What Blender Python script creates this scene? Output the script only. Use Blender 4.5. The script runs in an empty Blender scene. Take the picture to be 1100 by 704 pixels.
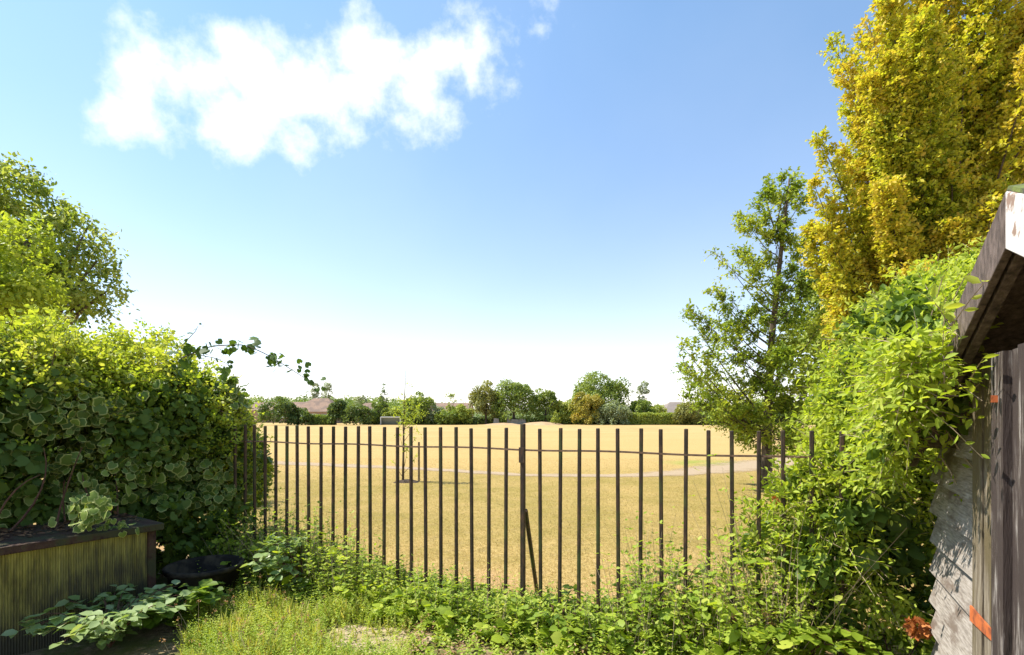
import bpy, math, random
import numpy as np
from mathutils import Vector
# ------------------------------------------------------------------ camera, world, sun, exposure
S = bpy.context.scene
COL = S.collection
F = 560.0; HZ = 448.0; CX = 550.0; EYE = 1.5      # focal length in px of the 1100 px photo, horizon row
cam = bpy.data.cameras.new('camera'); camo = bpy.data.objects.new('camera', cam); COL.objects.link(camo)
cam.sensor_width = 36; cam.lens = 36 * F / 1100; cam.shift_y = (HZ - 352) / 1100
cam.clip_start = .05; cam.clip_end = 6000
camo.location = (0, 0, EYE); camo.rotation_euler = (math.radians(90), 0, 0)
S.camera = camo
SUN_AZ = math.radians(-80); SUN_EL = math.radians(55)     # azimuth from +Y, negative to the left
SD = np.array([math.sin(SUN_AZ)*math.cos(SUN_EL), math.cos(SUN_AZ)*math.cos(SUN_EL), math.sin(SUN_EL)])
sl = bpy.data.lights.new('sun', 'SUN'); sl.energy = 4.9; sl.angle = math.radians(.5); sl.color = (1, .95, .86)
slo = bpy.data.objects.new('sun', sl); COL.objects.link(slo)
slo.rotation_euler = Vector(SD).to_track_quat('Z', 'Y').to_euler()
S.view_settings.view_transform = 'Standard'; S.view_settings.look = 'None'; S.view_settings.gamma = 1
S.view_settings.use_curve_mapping = False; S.view_settings.exposure = 0.90
S.cycles.max_bounces = 8; S.cycles.diffuse_bounces = 4; S.cycles.transmission_bounces = 4; S.cycles.transparent_max_bounces = 8
W = bpy.data.worlds.new('World'); S.world = W; W.use_nodes = True

def nd(nt, typ, **kw):
    n = nt.nodes.new(typ)
    for k, v in kw.items():
        if k == 'inp':
            for a, b in v.items(): n.inputs[a].default_value = b
        else: setattr(n, k, v)
    return n
def mth(nt, op, a, b=None, c=None, clamp=False):
    n = nt.nodes.new('ShaderNodeMath'); n.operation = op; n.use_clamp = clamp
    for i, v in enumerate((a, b, c)):
        if v is None: continue
        if isinstance(v, (int, float)): n.inputs[i].default_value = v
        else: nt.links.new(v, n.inputs[i])
    return n.outputs[0]
def vmth(nt, op, a, b):
    n = nt.nodes.new('ShaderNodeVectorMath'); n.operation = op
    for i, v in enumerate((a, b)):
        if isinstance(v, (tuple, list)): n.inputs[i].default_value = v
        else: nt.links.new(v, n.inputs[i])
    return n
def mixc(nt, fac, a, b, mode='MIX'):
    n = nt.nodes.new('ShaderNodeMix'); n.data_type = 'RGBA'; n.blend_type = mode
    for sock, v in ((0, fac), (6, a), (7, b)):
        if isinstance(v, (int, float)): n.inputs[sock].default_value = v
        elif isinstance(v, tuple): n.inputs[sock].default_value = (*v, 1)
        else: nt.links.new(v, n.inputs[sock])
    return n.outputs[2]
def build_world():
    nt = W.node_tree; bg = nt.nodes['Background']; bg.inputs[1].default_value = .135
    sky = nd(nt, 'ShaderNodeTexSky', sky_type='NISHITA', sun_disc=False, sun_elevation=SUN_EL, sun_rotation=SUN_AZ,
             altitude=50, air_density=1.0, dust_density=.05, ozone_density=1.1)
    geo = nd(nt, 'ShaderNodeTexCoord'); dirn = geo.outputs['Generated']
    nz = nd(nt, 'ShaderNodeTexNoise', inp={'Scale': 7., 'Detail': 9., 'Roughness': .62})
    nt.links.new(dirn, nz.inputs['Vector'])
    off = vmth(nt, 'SUBTRACT', nz.outputs['Color'], (.5, .5, .5)).outputs[0]
    sc = nd(nt, 'ShaderNodeVectorMath', operation='SCALE'); nt.links.new(off, sc.inputs[0]); sc.inputs['Scale'].default_value = .12
    wd = vmth(nt, 'ADD', dirn, sc.outputs[0]).outputs[0]
    best = None
    for (px, py, r) in ((162, 68, 26), (160, 128, 34), (205, 95, 46), (245, 130, 38), (285, 90, 44), (335, 88, 38), (375, 105, 42),
                        (395, 68, 46), (445, 84, 42), (470, 60, 33), (512, 58, 24), (542, 44, 12), (574, 28, 13), (322, 150, 11)):
        v = np.array([(px-CX)/F, 1, (HZ-py)/F]); L = np.linalg.norm(v); v /= L
        d = vmth(nt, 'DISTANCE', wd, tuple(v)).outputs['Value']
        m = mth(nt, 'MULTIPLY_ADD', d, -L*F/r, 1.0)
        m = mth(nt, 'MULTIPLY', m, r/50.)
        best = m if best is None else mth(nt, 'SMOOTH_MAX', best, m, .12)
    n2 = nd(nt, 'ShaderNodeTexNoise', inp={'Scale': 9., 'Detail': 12., 'Roughness': .6}); nt.links.new(dirn, n2.inputs['Vector'])
    k = mth(nt, 'MULTIPLY_ADD', n2.outputs['Fac'], 3.5, -1.60)
    m = mth(nt, 'ADD', best, k)
    mr = nd(nt, 'ShaderNodeMapRange', interpolation_type='SMOOTHSTEP'); nt.links.new(m, mr.inputs[0])
    mr.inputs[1].default_value = -.30; mr.inputs[2].default_value = 1.0
    # faint high veil
    n3 = nd(nt, 'ShaderNodeTexNoise', inp={'Scale': 2.2, 'Detail': 5., 'Roughness': .5}); nt.links.new(dirn, n3.inputs['Vector'])
    veil = mth(nt, 'MULTIPLY_ADD', n3.outputs['Fac'], .6, -.22, True)
    cl = mth(nt, 'MULTIPLY', mr.outputs[0], .97)
    sz = nd(nt, 'ShaderNodeSeparateXYZ'); nt.links.new(dirn, sz.inputs[0])
    low = mth(nt, 'POWER', mth(nt, 'SUBTRACT', 1.0, mth(nt, 'MAXIMUM', sz.outputs[2], 0.)), 7.)     # thin summer haze, thicker towards the horizon
    fac = mth(nt, 'MAXIMUM', cl, mth(nt, 'ADD', mth(nt, 'MULTIPLY', low, .6), mth(nt, 'MULTIPLY', veil, .3), None, True))
    mx = nd(nt, 'ShaderNodeMix', data_type='RGBA'); nt.links.new(fac, mx.inputs[0])
    tn = nd(nt, 'ShaderNodeMapRange'); nt.links.new(sz.outputs[2], tn.inputs[0]); tn.inputs[2].default_value = .6
    tcx = mixc(nt, tn.outputs[0], (1.02, .86, .86), (1.0, 1.10, 1.08))      # dry summer air: less green low down
    nt.links.new(mixc(nt, 1., sky.outputs[0], tcx, 'MULTIPLY'), mx.inputs[6])
    mx.inputs[7].default_value = (5.4, 5.6, 5.95, 1)
    nt.links.new(mx.outputs[2], bg.inputs[0])
build_world()

# ------------------------------------------------------------------ helpers
def at(px, py, Y): return np.array([(px-CX)/F*Y, Y, EYE-(py-HZ)/F*Y])
def gr(px, py): return at(px, py, EYE*F/(py-HZ))
def nrm(v): v = np.asarray(v, float); return v/np.maximum(np.linalg.norm(v, axis=-1, keepdims=True), 1e-9)
def tag(o, label=None, cat=None, group=None, kind=None):
    if label: o['label'] = label
    if cat: o['category'] = cat
    if group: o['group'] = group
    if kind: o['kind'] = kind
    return o
def empty(name, loc, label, cat, group=None):
    o = bpy.data.objects.new(name, None); COL.objects.link(o); o.location = loc; o.empty_display_size = .1
    return tag(o, label, cat, group)
def put(o, parent):
    """parent keeping world coordinates (meshes are built in world space)"""
    o.parent = parent
    if parent is not None:
        base = np.zeros(3); p = parent
        while p is not None: base += np.array(p.location); p = p.parent
        o.location = tuple(-base)
def mesh_obj(name, V, faces_idx, sizes, mats, parent=None, attrs=None, smooth=False, matidx=None):
    me = bpy.data.meshes.new(name)
    V = np.asarray(V, np.float32); faces_idx = np.asarray(faces_idx, np.int32); sizes = np.asarray(sizes, np.int32)
    me.vertices.add(len(V)); me.vertices.foreach_set('co', V.ravel())
    me.loops.add(len(faces_idx)); me.loops.foreach_set('vertex_index', faces_idx)
    me.polygons.add(len(sizes)); st = np.concatenate([[0], np.cumsum(sizes)[:-1]]).astype(np.int32)
    me.polygons.foreach_set('loop_start', st); me.polygons.foreach_set('loop_total', sizes)
    me.polygons.foreach_set('use_smooth', np.full(len(sizes), bool(smooth)))
    if matidx is not None: me.polygons.foreach_set('material_index', np.asarray(matidx, np.int32))
    for k, v in (attrs or {}).items():
        a = me.attributes.new(k, 'FLOAT', 'FACE'); a.data.foreach_set('value', np.asarray(v, np.float32))
    me.update(calc_edges=True); me.validate()
    for m in (mats if isinstance(mats, (list, tuple)) else [mats]): me.materials.append(m)
    o = bpy.data.objects.new(name, me); COL.objects.link(o)
    put(o, parent)
    return o
class MB:
    def __init__(s): s.v = []; s.f = []
    def add(s, vs, fs):
        b = len(s.v); s.v += [tuple(map(float, q)) for q in vs]; s.f += [tuple(b+i for i in f) for f in fs]; return s
    def hexa(s, p):   # 8 corners: bottom 4, top 4
        return s.add(p, [(3,2,1,0),(4,5,6,7),(0,1,5,4),(1,2,6,5),(2,3,7,6),(3,0,4,7)])
    def box(s, o, a, b, c):  # origin + three edge vectors
        o, a, b, c = map(np.asarray, (o, a, b, c))
        return s.hexa([o, o+a, o+a+b, o+b, o+c, o+a+c, o+a+b+c, o+b+c])
    def tube(s, pts, r, n=6, cap=True):
        pts = np.asarray(pts, float); r = np.ones(len(pts))*np.asarray(r, float)
        T = nrm(np.gradient(pts, axis=0)); ref = np.array([0, 0, 1.]) if abs(T[0][2]) < .9 else np.array([1., 0, 0])
        vs = []; fs = []
        A = nrm(np.cross(T, ref)); 
        for i in range(1, len(A)):
            if A[i] @ A[i-1] < 0: A[i] = -A[i]
        B = np.cross(T, A)
        for i in range(len(pts)):
            for k in range(n):
                a = 2*math.pi*k/n; vs.append(pts[i]+r[i]*(A[i]*math.cos(a)+B[i]*math.sin(a)))
        for i in range(len(pts)-1):
            for k in range(n):
                fs.append((i*n+k, i*n+(k+1) % n, (i+1)*n+(k+1) % n, (i+1)*n+k))
        if cap: fs.append(tuple(range(n))[::-1]); fs.append(tuple((len(pts)-1)*n+k for k in range(n)))
        return s.add(vs, fs)
    def build(s, name, mat, parent=None, smooth=False, bevel=0):
        o = mesh_obj(name, s.v, [i for f in s.f for i in f], [len(f) for f in s.f], mat, parent, smooth=smooth)
        if bevel:
            m = o.modifiers.new('bevel', 'BEVEL'); m.width = bevel; m.segments = 2; m.limit_method = 'ANGLE'
        return o
def curve(a, b, bend, n=7):
    a, b, bend = map(np.asarray, (a, b, bend)); t = np.linspace(0, 1, n)[:, None]
    return a*(1-t)+b*t+bend*4*t*(1-t)

# ------------------------------------------------------------------ materials
def new_mat(name):
    m = bpy.data.materials.new(name); m.use_nodes = True; nt = m.node_tree; nt.nodes.clear()
    out = nt.nodes.new('ShaderNodeOutputMaterial'); return m, nt, out
def ramp(nt, fac, cols, pos=None):
    r = nt.nodes.new('ShaderNodeValToRGB'); e = r.color_ramp.elements
    pos = pos or [i/(len(cols)-1) for i in range(len(cols))]
    while len(e) < len(cols): e.new(.5)
    for i, (p, c) in enumerate(zip(pos, cols)): e[i].position = p; e[i].color = (*c, 1)
    nt.links.new(fac, r.inputs[0]); return r.outputs[0]
def noise(nt, scale, detail=4, rough=.55, stretch=None, coord='Object', dist=0):
    tc = nt.nodes.new('ShaderNodeTexCoord'); v = tc.outputs[coord]
    if stretch:
        mp = nt.nodes.new('ShaderNodeMapping'); mp.inputs['Scale'].default_value = stretch; nt.links.new(v, mp.inputs[0]); v = mp.outputs[0]
    n = nd(nt, 'ShaderNodeTexNoise', inp={'Scale': scale, 'Detail': detail, 'Roughness': rough, 'Distortion': dist})
    nt.links.new(v, n.inputs['Vector']); return n.outputs['Fac']
def leaf_mat(name, cols, trans=.4, rough=.5, rim=None, tcol=(1.3, 1.25, .5), spec=.25):
    m, nt, out = new_mat(name)
    at_ = nd(nt, 'ShaderNodeAttribute', attribute_name='tint')
    c = ramp(nt, at_.outputs['Fac'], cols)
    if rim:
        ra = nd(nt, 'ShaderNodeAttribute', attribute_name='rim')
        n1 = noise(nt, 40, 2)
        rr = mth(nt, 'MULTIPLY', ra.outputs['Fac'], mth(nt, 'MULTIPLY_ADD', n1, 1.2, .2, True))
        c = mixc(nt, rr, c, rim)
    p = nd(nt, 'ShaderNodeBsdfPrincipled', inp={'Roughness': rough, 'Specular IOR Level': spec})
    nt.links.new(c, p.inputs['Base Color'])
    t = nt.nodes.new('ShaderNodeBsdfTranslucent')
    nt.links.new(mixc(nt, 1., c, tcol, 'MULTIPLY'), t.inputs[0])
    mx = nt.nodes.new('ShaderNodeMixShader'); mx.inputs[0].default_value = trans
    nt.links.new(p.outputs[0], mx.inputs[1]); nt.links.new(t.outputs[0], mx.inputs[2]); nt.links.new(mx.outputs[0], out.inputs[0])
    return m
def surf_mat(name, cols, scale=8, stretch=None, rough=.8, bump=.3, bscale=None, cols2=None, scale2=2., metallic=0, spec=.3, bdist=.01, mixrange=(.42, .6)):
    m, nt, out = new_mat(name)
    f = noise(nt, scale, 6, .65, stretch)
    c = ramp(nt, f, cols, [.3+.4*i/(len(cols)-1) for i in range(len(cols))])
    if cols2:
        f2 = noise(nt, scale2, 5, .6, stretch and tuple(math.sqrt(s) for s in stretch))
        mr = nd(nt, 'ShaderNodeMapRange', interpolation_type='SMOOTHSTEP'); nt.links.new(f2, mr.inputs[0]); mr.inputs[1].default_value, mr.inputs[2].default_value = mixrange
        c = mixc(nt, mr.outputs[0], c, cols2)
    p = nd(nt, 'ShaderNodeBsdfPrincipled', inp={'Roughness': rough, 'Metallic': metallic, 'Specular IOR Level': spec})
    nt.links.new(c, p.inputs['Base Color'])
    b = nd(nt, 'ShaderNodeBump', inp={'Strength': bump, 'Distance': bdist}); nt.links.new(noise(nt, bscale or scale*2, 6, .7, stretch), b.inputs['Height'])
    nt.links.new(b.outputs[0], p.inputs['Normal']); nt.links.new(p.outputs[0], out.inputs[0])
    return m
M = {}
M['bark'] = surf_mat('bark', [(.03,.022,.015),(.10,.075,.05),(.16,.13,.09)], 14, (1,1,.25), .9, .8)
M['twig'] = surf_mat('twig', [(.05,.035,.02),(.12,.09,.05)], 20, None, .8, .2)
M['vine_stem'] = surf_mat('vine_stem', [(.30,.22,.13),(.45,.36,.24)], 30, None, .8, .3)
M['brown_stem'] = surf_mat('brown_stem', [(.05,.025,.015),(.16,.08,.045)], 30, None, .85, .4)
M['iron'] = surf_mat('iron', [(.022,.016,.010),(.05,.033,.02),(.12,.06,.03)], 45, (1,1,.3), .62, .5, cols2=(.06,.075,.02), scale2=5, bdist=.002, spec=.3, mixrange=(.5,.7))
M['rail'] = surf_mat('rail', [(.09,.05,.03),(.17,.10,.055),(.24,.16,.10)], 30, None, .6, .5, bdist=.002)
M['grey_wood'] = surf_mat('grey_wood', [(.13,.105,.085),(.28,.245,.21),(.40,.36,.32)], 6, (2,2,22), .85, .4, 14, cols2=(.15,.115,.09), scale2=3, bdist=.003, mixrange=(.5,.66))
M['plank_wood'] = surf_mat('plank_wood', [(.06,.045,.03),(.20,.16,.11),(.36,.31,.24)], 9, (9,9,.7), .85, 1., 14, cols2=(.13,.10,.05), scale2=3, bdist=.006)
M['post_wood'] = surf_mat('post_wood', [(.02,.015,.012),(.07,.05,.04),(.42,.38,.34)], 7, (8,8,.8), .85, 1., 14, cols2=(.05,.035,.03), scale2=3, bdist=.006)
M['dark_wood'] = surf_mat('dark_wood', [(.035,.025,.02),(.11,.08,.065),(.20,.15,.13)], 8, (5,5,2), .85, .8, 16, bdist=.004)
M['white_paint'] = surf_mat('white_paint', [(.50,.46,.42),(.72,.69,.65)], 12, (1,1,1), .7, .6, 30, cols2=(.27,.18,.13), scale2=11, bdist=.004, mixrange=(.52,.58))
M['felt'] = surf_mat('felt', [(.05,.05,.04),(.10,.10,.07)], 30, None, .95, .6, cols2=(.16,.20,.04), scale2=7)
M['rust'] = surf_mat('rust', [(.42,.10,.03),(.58,.17,.05)], 40, None, .7, .4, cols2=(.25,.07,.03), scale2=20, bdist=.002)
M['lid'] = surf_mat('lid', [(.03,.014,.009),(.07,.035,.022),(.11,.06,.038)], 12, (1,1,1), .8, .8, 60, cols2=(.05,.05,.02), scale2=6)
M['tub'] = surf_mat('tub', [(.012,.010,.008),(.035,.028,.022)], 10, None, .8, .2, cols2=(.07,.055,.035), scale2=7, spec=.15)
M['stake'] = surf_mat('stake', [(.14,.10,.05),(.26,.19,.10)], 20, (1,1,.3), .85, .4)
M['mulch'] = surf_mat('mulch', [(.03,.02,.012),(.09,.06,.035)], 30, None, .95, 1.)
M['roof_tile'] = surf_mat('roof_tile', [(.20,.13,.09),(.30,.20,.14)], 3, (1,1,1), .9, .2, cols2=(.17,.12,.09), scale2=.6)
M['brick'] = surf_mat('brick', [(.30,.20,.14),(.38,.27,.19)], 3, None, .9, .2)
M['far_glass'] = surf_mat('far_glass', [(.05,.06,.07),(.08,.09,.10)], 1, None, .2, .0)
M['white_metal'] = surf_mat('white_metal', [(.5,.5,.48),(.62,.62,.6)], 4, None, .5, .1)
M['net'] = surf_mat('net', [(.16,.19,.16),(.24,.27,.24)], 4, None, .9, .1)
M['concrete'] = surf_mat('concrete', [(.22,.20,.16),(.34,.31,.26)], 4, None, .9, .3)
M['sand'] = surf_mat('sand', [(.34,.23,.12),(.44,.31,.17)], 1.5, None, .95, .4)
M['flower_rust'] = leaf_mat('flower_rust', [(.25,.07,.02),(.45,.15,.04),(.5,.22,.08)], .2)
M['cream'] = leaf_mat('cream', [(.50,.46,.24),(.66,.60,.36)], .35)
M['pink'] = leaf_mat('pink', [(.42,.22,.13),(.55,.33,.20)], .35)

G = dict(
 ivy_big=leaf_mat('ivy_variegated', [(.08,.14,.028),(.14,.21,.04),(.22,.30,.055)], .36, .5, rim=(.46,.49,.17)),
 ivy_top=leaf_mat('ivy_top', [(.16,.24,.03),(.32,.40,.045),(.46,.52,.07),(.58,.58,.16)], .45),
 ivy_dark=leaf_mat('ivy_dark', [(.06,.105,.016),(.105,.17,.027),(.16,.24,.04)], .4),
 shoot=leaf_mat('shoot_leaf', [(.05,.10,.015),(.10,.17,.025)], .4),
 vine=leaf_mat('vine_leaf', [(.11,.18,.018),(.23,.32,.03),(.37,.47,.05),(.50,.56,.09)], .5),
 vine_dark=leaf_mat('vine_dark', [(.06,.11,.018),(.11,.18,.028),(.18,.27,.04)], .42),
 gold=leaf_mat('gold_leaf', [(.12,.19,.02),(.27,.35,.03),(.48,.50,.05),(.64,.60,.065),(.66,.50,.075)], .45, tcol=(1.07,1.13,.45)),
 slim=leaf_mat('slim_leaf', [(.09,.16,.02),(.17,.26,.03),(.30,.38,.05),(.44,.48,.08)], .46),
 treeL=leaf_mat('left_tree_leaf', [(.09,.15,.03),(.18,.26,.045),(.31,.38,.075),(.44,.48,.15)], .45),
 treeP=leaf_mat('pale_tree_leaf', [(.18,.26,.03),(.34,.43,.05),(.46,.52,.08)], .45),
 weed=leaf_mat('weed_leaf', [(.10,.17,.02),(.22,.32,.035),(.36,.46,.055),(.50,.54,.10)], .48),
 bramble=leaf_mat('bramble_leaf', [(.14,.22,.06),(.26,.36,.12),(.40,.48,.24)], .38, .38),
 grass=leaf_mat('grass_blade', [(.16,.22,.03),(.33,.38,.06),(.50,.48,.13),(.60,.50,.24)], .42),
 dry=leaf_mat('dry_blade', [(.20,.20,.05),(.36,.28,.09),(.48,.35,.14),(.56,.42,.20)], .3, tcol=(1.1,1.,.7)),
 far_dark=leaf_mat('far_dark_leaf', [(.06,.10,.03),(.11,.165,.04),(.17,.22,.06)], .35),
 far_mid=leaf_mat('far_mid_leaf', [(.11,.17,.035),(.19,.26,.05),(.30,.36,.08)], .38),
 far_olive=leaf_mat('far_olive_leaf', [(.15,.165,.045),(.24,.25,.07),(.34,.33,.10)], .35),
 far_light=leaf_mat('far_light_leaf', [(.19,.25,.04),(.30,.36,.06),(.42,.45,.10)], .35),
 far_gold=leaf_mat('far_gold_leaf', [(.22,.23,.04),(.36,.33,.06),(.46,.36,.08)], .35),
 far_grey=leaf_mat('far_grey_leaf', [(.16,.21,.10),(.25,.30,.15),(.34,.38,.22)], .33),
)

# ------------------------------------------------------------------ leaf geometry
def T_simple(w=.28, fold=.1):
    v = np.array([[0,0,0],[-w,.32,fold],[-w*.85,.68,fold*.7],[0,1,-.04],[w*.85,.68,fold*.7],[w,.32,fold],[0,.5,0]])
    return v, [(0,6,2,1),(6,3,2),(0,5,4,6),(6,4,3)], [0,0,0,0]
def T_far():
    return np.array([[0,0,0],[-.4,.5,.12],[0,1,0],[.4,.5,.12]]), [(0,3,2,1)], [0]
def T_blade():
    return np.array([[-.035,0,0],[.035,0,0],[.02,.6,.05],[0,1,.16]]), [(0,1,2,3)], [0]
def T_ivy():
    ang = [-90,-60,-25,0,22,45,68,90]; rad = [.15,.46,.50,.60,.53,.60,.58,.72]
    pts = [(math.radians(a), r) for a, r in zip(ang, rad)]
    out = [(r*math.cos(a), r*math.sin(a)) for a, r in pts] + [(-r*math.cos(a), r*math.sin(a)) for a, r in pts[-2:0:-1]]
    out = np.array(out); n = len(out); out[:, 1] += .25
    c = np.array([0, .25]); inn = c+(out-c)*.84
    z = lambda q: .10*np.abs(q[:, 0])-.12*(np.abs(q-c).sum(1))**2
    v = np.vstack([[0, .25, 0], np.c_[inn, z(inn)], np.c_[out, z(out)-.02]])
    f = []; rim = []
    for i in range(n):
        j = (i+1) % n; f.append((0, 1+i, 1+j)); rim.append(0)
        f.append((1+i, 1+n+i, 1+n+j, 1+j)); rim.append(1)
    return v, f, rim
def T_ivy_small():
    v, f, r = T_ivy(); 
    n = (len(v)-1)//2; out = v[1+n:]; 
    return np.vstack([v[:1], out]), [(0, 1+i, 1+(i+1) % n) for i in range(n)], [0]*n
TS, TN, TF, TB, TI, TI2 = T_simple(), T_simple(.2, .08), T_far(), T_blade(), T_ivy(), T_ivy_small()
def leaves(name, P, D, N, size, tint, mat, tpl, parent=None):
    P = np.asarray(P, float); n = len(P); D = nrm(D); N = np.asarray(N, float)
    X = nrm(np.cross(D, N)); N = np.cross(X, D); size = np.ones(n)*size
    v, f, rim = tpl
    V = P[:, None] + size[:, None, None]*(X[:, None]*v[None, :, 0, None]+D[:, None]*v[None, :, 1, None]+N[:, None]*v[None, :, 2, None])
    nv = len(v); fi = np.concatenate([np.array(q) for q in f]); sz = np.array([len(q) for q in f])
    FI = (fi[None]+np.arange(n)[:, None]*nv).ravel(); SZ = np.tile(sz, n)
    attrs = {'tint': np.repeat(np.clip(tint, 0, 1), len(f))}
    if any(rim): attrs['rim'] = np.tile(rim, n)
    return mesh_obj(name, V.reshape(-1, 3), FI, SZ, mat, parent, attrs, smooth=True)
def rdir(rng, n): return nrm(rng.normal(size=(n, 3)))
def blob_shell(rng, blobs, n, sub=.33, nsub=None, bias=.25, inside=.25):
    """two-level clumps: returns points, normals, clump id random"""
    C = np.array([b[0] for b in blobs], float); R = np.array([b[1] for b in blobs], float)
    area = (R[:, 0]*R[:, 1]+R[:, 0]*R[:, 2]+R[:, 1]*R[:, 2]); w = area/area.sum()
    ns = nsub or max(12, 34*len(blobs))
    bi = rng.choice(len(blobs), ns, p=w); d = rdir(rng, ns); d[:, 2] = np.where(d[:, 2] < -.4, -d[:, 2]*.6, d[:, 2]); d = nrm(d)
    sc = C[bi]+d*R[bi]*rng.uniform(.62, .98, (ns, 1)); sr = R[bi].mean(1)*sub*rng.uniform(.55, 1.25, ns); sd = d
    si = rng.choice(ns, n, p=sr**2/np.sum(sr**2)); e = nrm(rdir(rng, n)+sd[si]*bias*2+np.array([0, 0, bias]))
    rad = rng.uniform(1-inside, 1.06, (n, 1))
    P = sc[si]+e*sr[si][:, None]*rad
    return P, nrm(e+.4*sd[si]), rng.random(ns)[si]
def crown(name, rng, blobs, n, size, mat, parent=None, tpl=TF, k=1, tvar=.5, sub=.33, nsub=None, up=.5, zmin=None, svar=.35, spread=1.2):
    P, Nn, cid = blob_shell(rng, blobs, n, sub, nsub)
    if k > 1:
        P = np.repeat(P, k, 0); Nn = np.repeat(Nn, k, 0); cid = np.repeat(cid, k); P = P+rng.normal(size=P.shape)*size*spread
    m = len(P)
    N = nrm(Nn+np.array([0, 0, up])+rng.normal(size=(m, 3))*.55); D = nrm(rng.normal(size=(m, 3))+Nn*.6-np.array([0, 0, .25]))
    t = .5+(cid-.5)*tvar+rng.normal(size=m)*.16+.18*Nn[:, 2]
    keep = np.ones(m, bool)
    if zmin is not None: keep = P[:, 2] > zmin
    return leaves(name, P[keep], D[keep], N[keep], (size*rng.uniform(1-svar, 1+svar, m))[keep], t[keep], mat, tpl, parent)
def sprigs(rng, P, A, L, k, size, tint, alt=True, flat=.0, tnoise=.12):
    """k leaves along each twig; returns leaf P,D,N,size,tint"""
    n = len(P); A = nrm(A); L = np.ones(n)*L; size = np.ones(n)*size
    up = nrm(np.array([0, 0, 1.])+rng.normal(size=(n, 3))*.3); side = nrm(np.cross(A, up)); up = np.cross(side, A)
    out = []
    ph = rng.uniform(0, 6.28, n)
    for j in range(k):
        t = (j+.6)/k; a = ph+j*(math.pi if alt else 2.4); sj = side*np.cos(a)[:, None]+up*(np.sin(a)*(1-flat))[:, None]
        if j == k-1: sj = sj*.2
        p = P+A*(L*t)[:, None]+rng.normal(size=(n, 3))*(size*.12)[:, None]; p[:, 2] -= .12*L*t*t
        D = nrm(A*.55+sj*.9+rng.normal(size=(n, 3))*.28-np.array([0, 0, .15])); N = nrm(up+rng.normal(size=(n, 3))*.45)
        out.append((p, D, N, size*rng.uniform(.6, 1.15, n)*(1-.25*(t > .85)), tint+rng.normal(size=n)*tnoise+.12*t))
    return [np.concatenate([o[i] for o in out]) for i in range(5)]
def twig_mesh(name, P, A, L, r, mat, parent=None):
    P = np.asarray(P); n = len(P); A = nrm(A); L = np.ones(n)*L
    s = nrm(np.cross(A, [0.1, .2, 1.])); u = np.cross(A, s); V = []
    offs = [s, -.5*s+.87*u, -.5*s-.87*u]
    mid = P+A*(L*.5)[:, None]; mid[:, 2] -= .03*L; end = P+A*L[:, None]; end[:, 2] -= .12*L
    V = np.stack([P+o*r for o in offs]+[mid+o*r*.75 for o in offs]+[end+o*r*.35 for o in offs], 1)
    f = np.array([(0,1,4,3),(1,2,5,4),(2,0,3,5),(3,4,7,6),(4,5,8,7),(5,3,6,8)]).ravel()
    return mesh_obj(name, V.reshape(-1, 3), (f[None]+np.arange(n)[:, None]*9).ravel(), np.full(n*6, 4), mat, parent)
# ------------------------------------------------------------------ fence geometry (shared by the setting)
FD = np.array([.9037, -.4281, 0]); FN = np.array([-.4281, -.9037, 0])     # along the fence to the right; towards the garden
FP = np.array([.079, 3.773, 0])                                         # post position
SP = .14
def fpt(i, z=0, off=0): return FP+FD*(SP*(i-21))+np.array([0, 0, z])+FN*off

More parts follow.
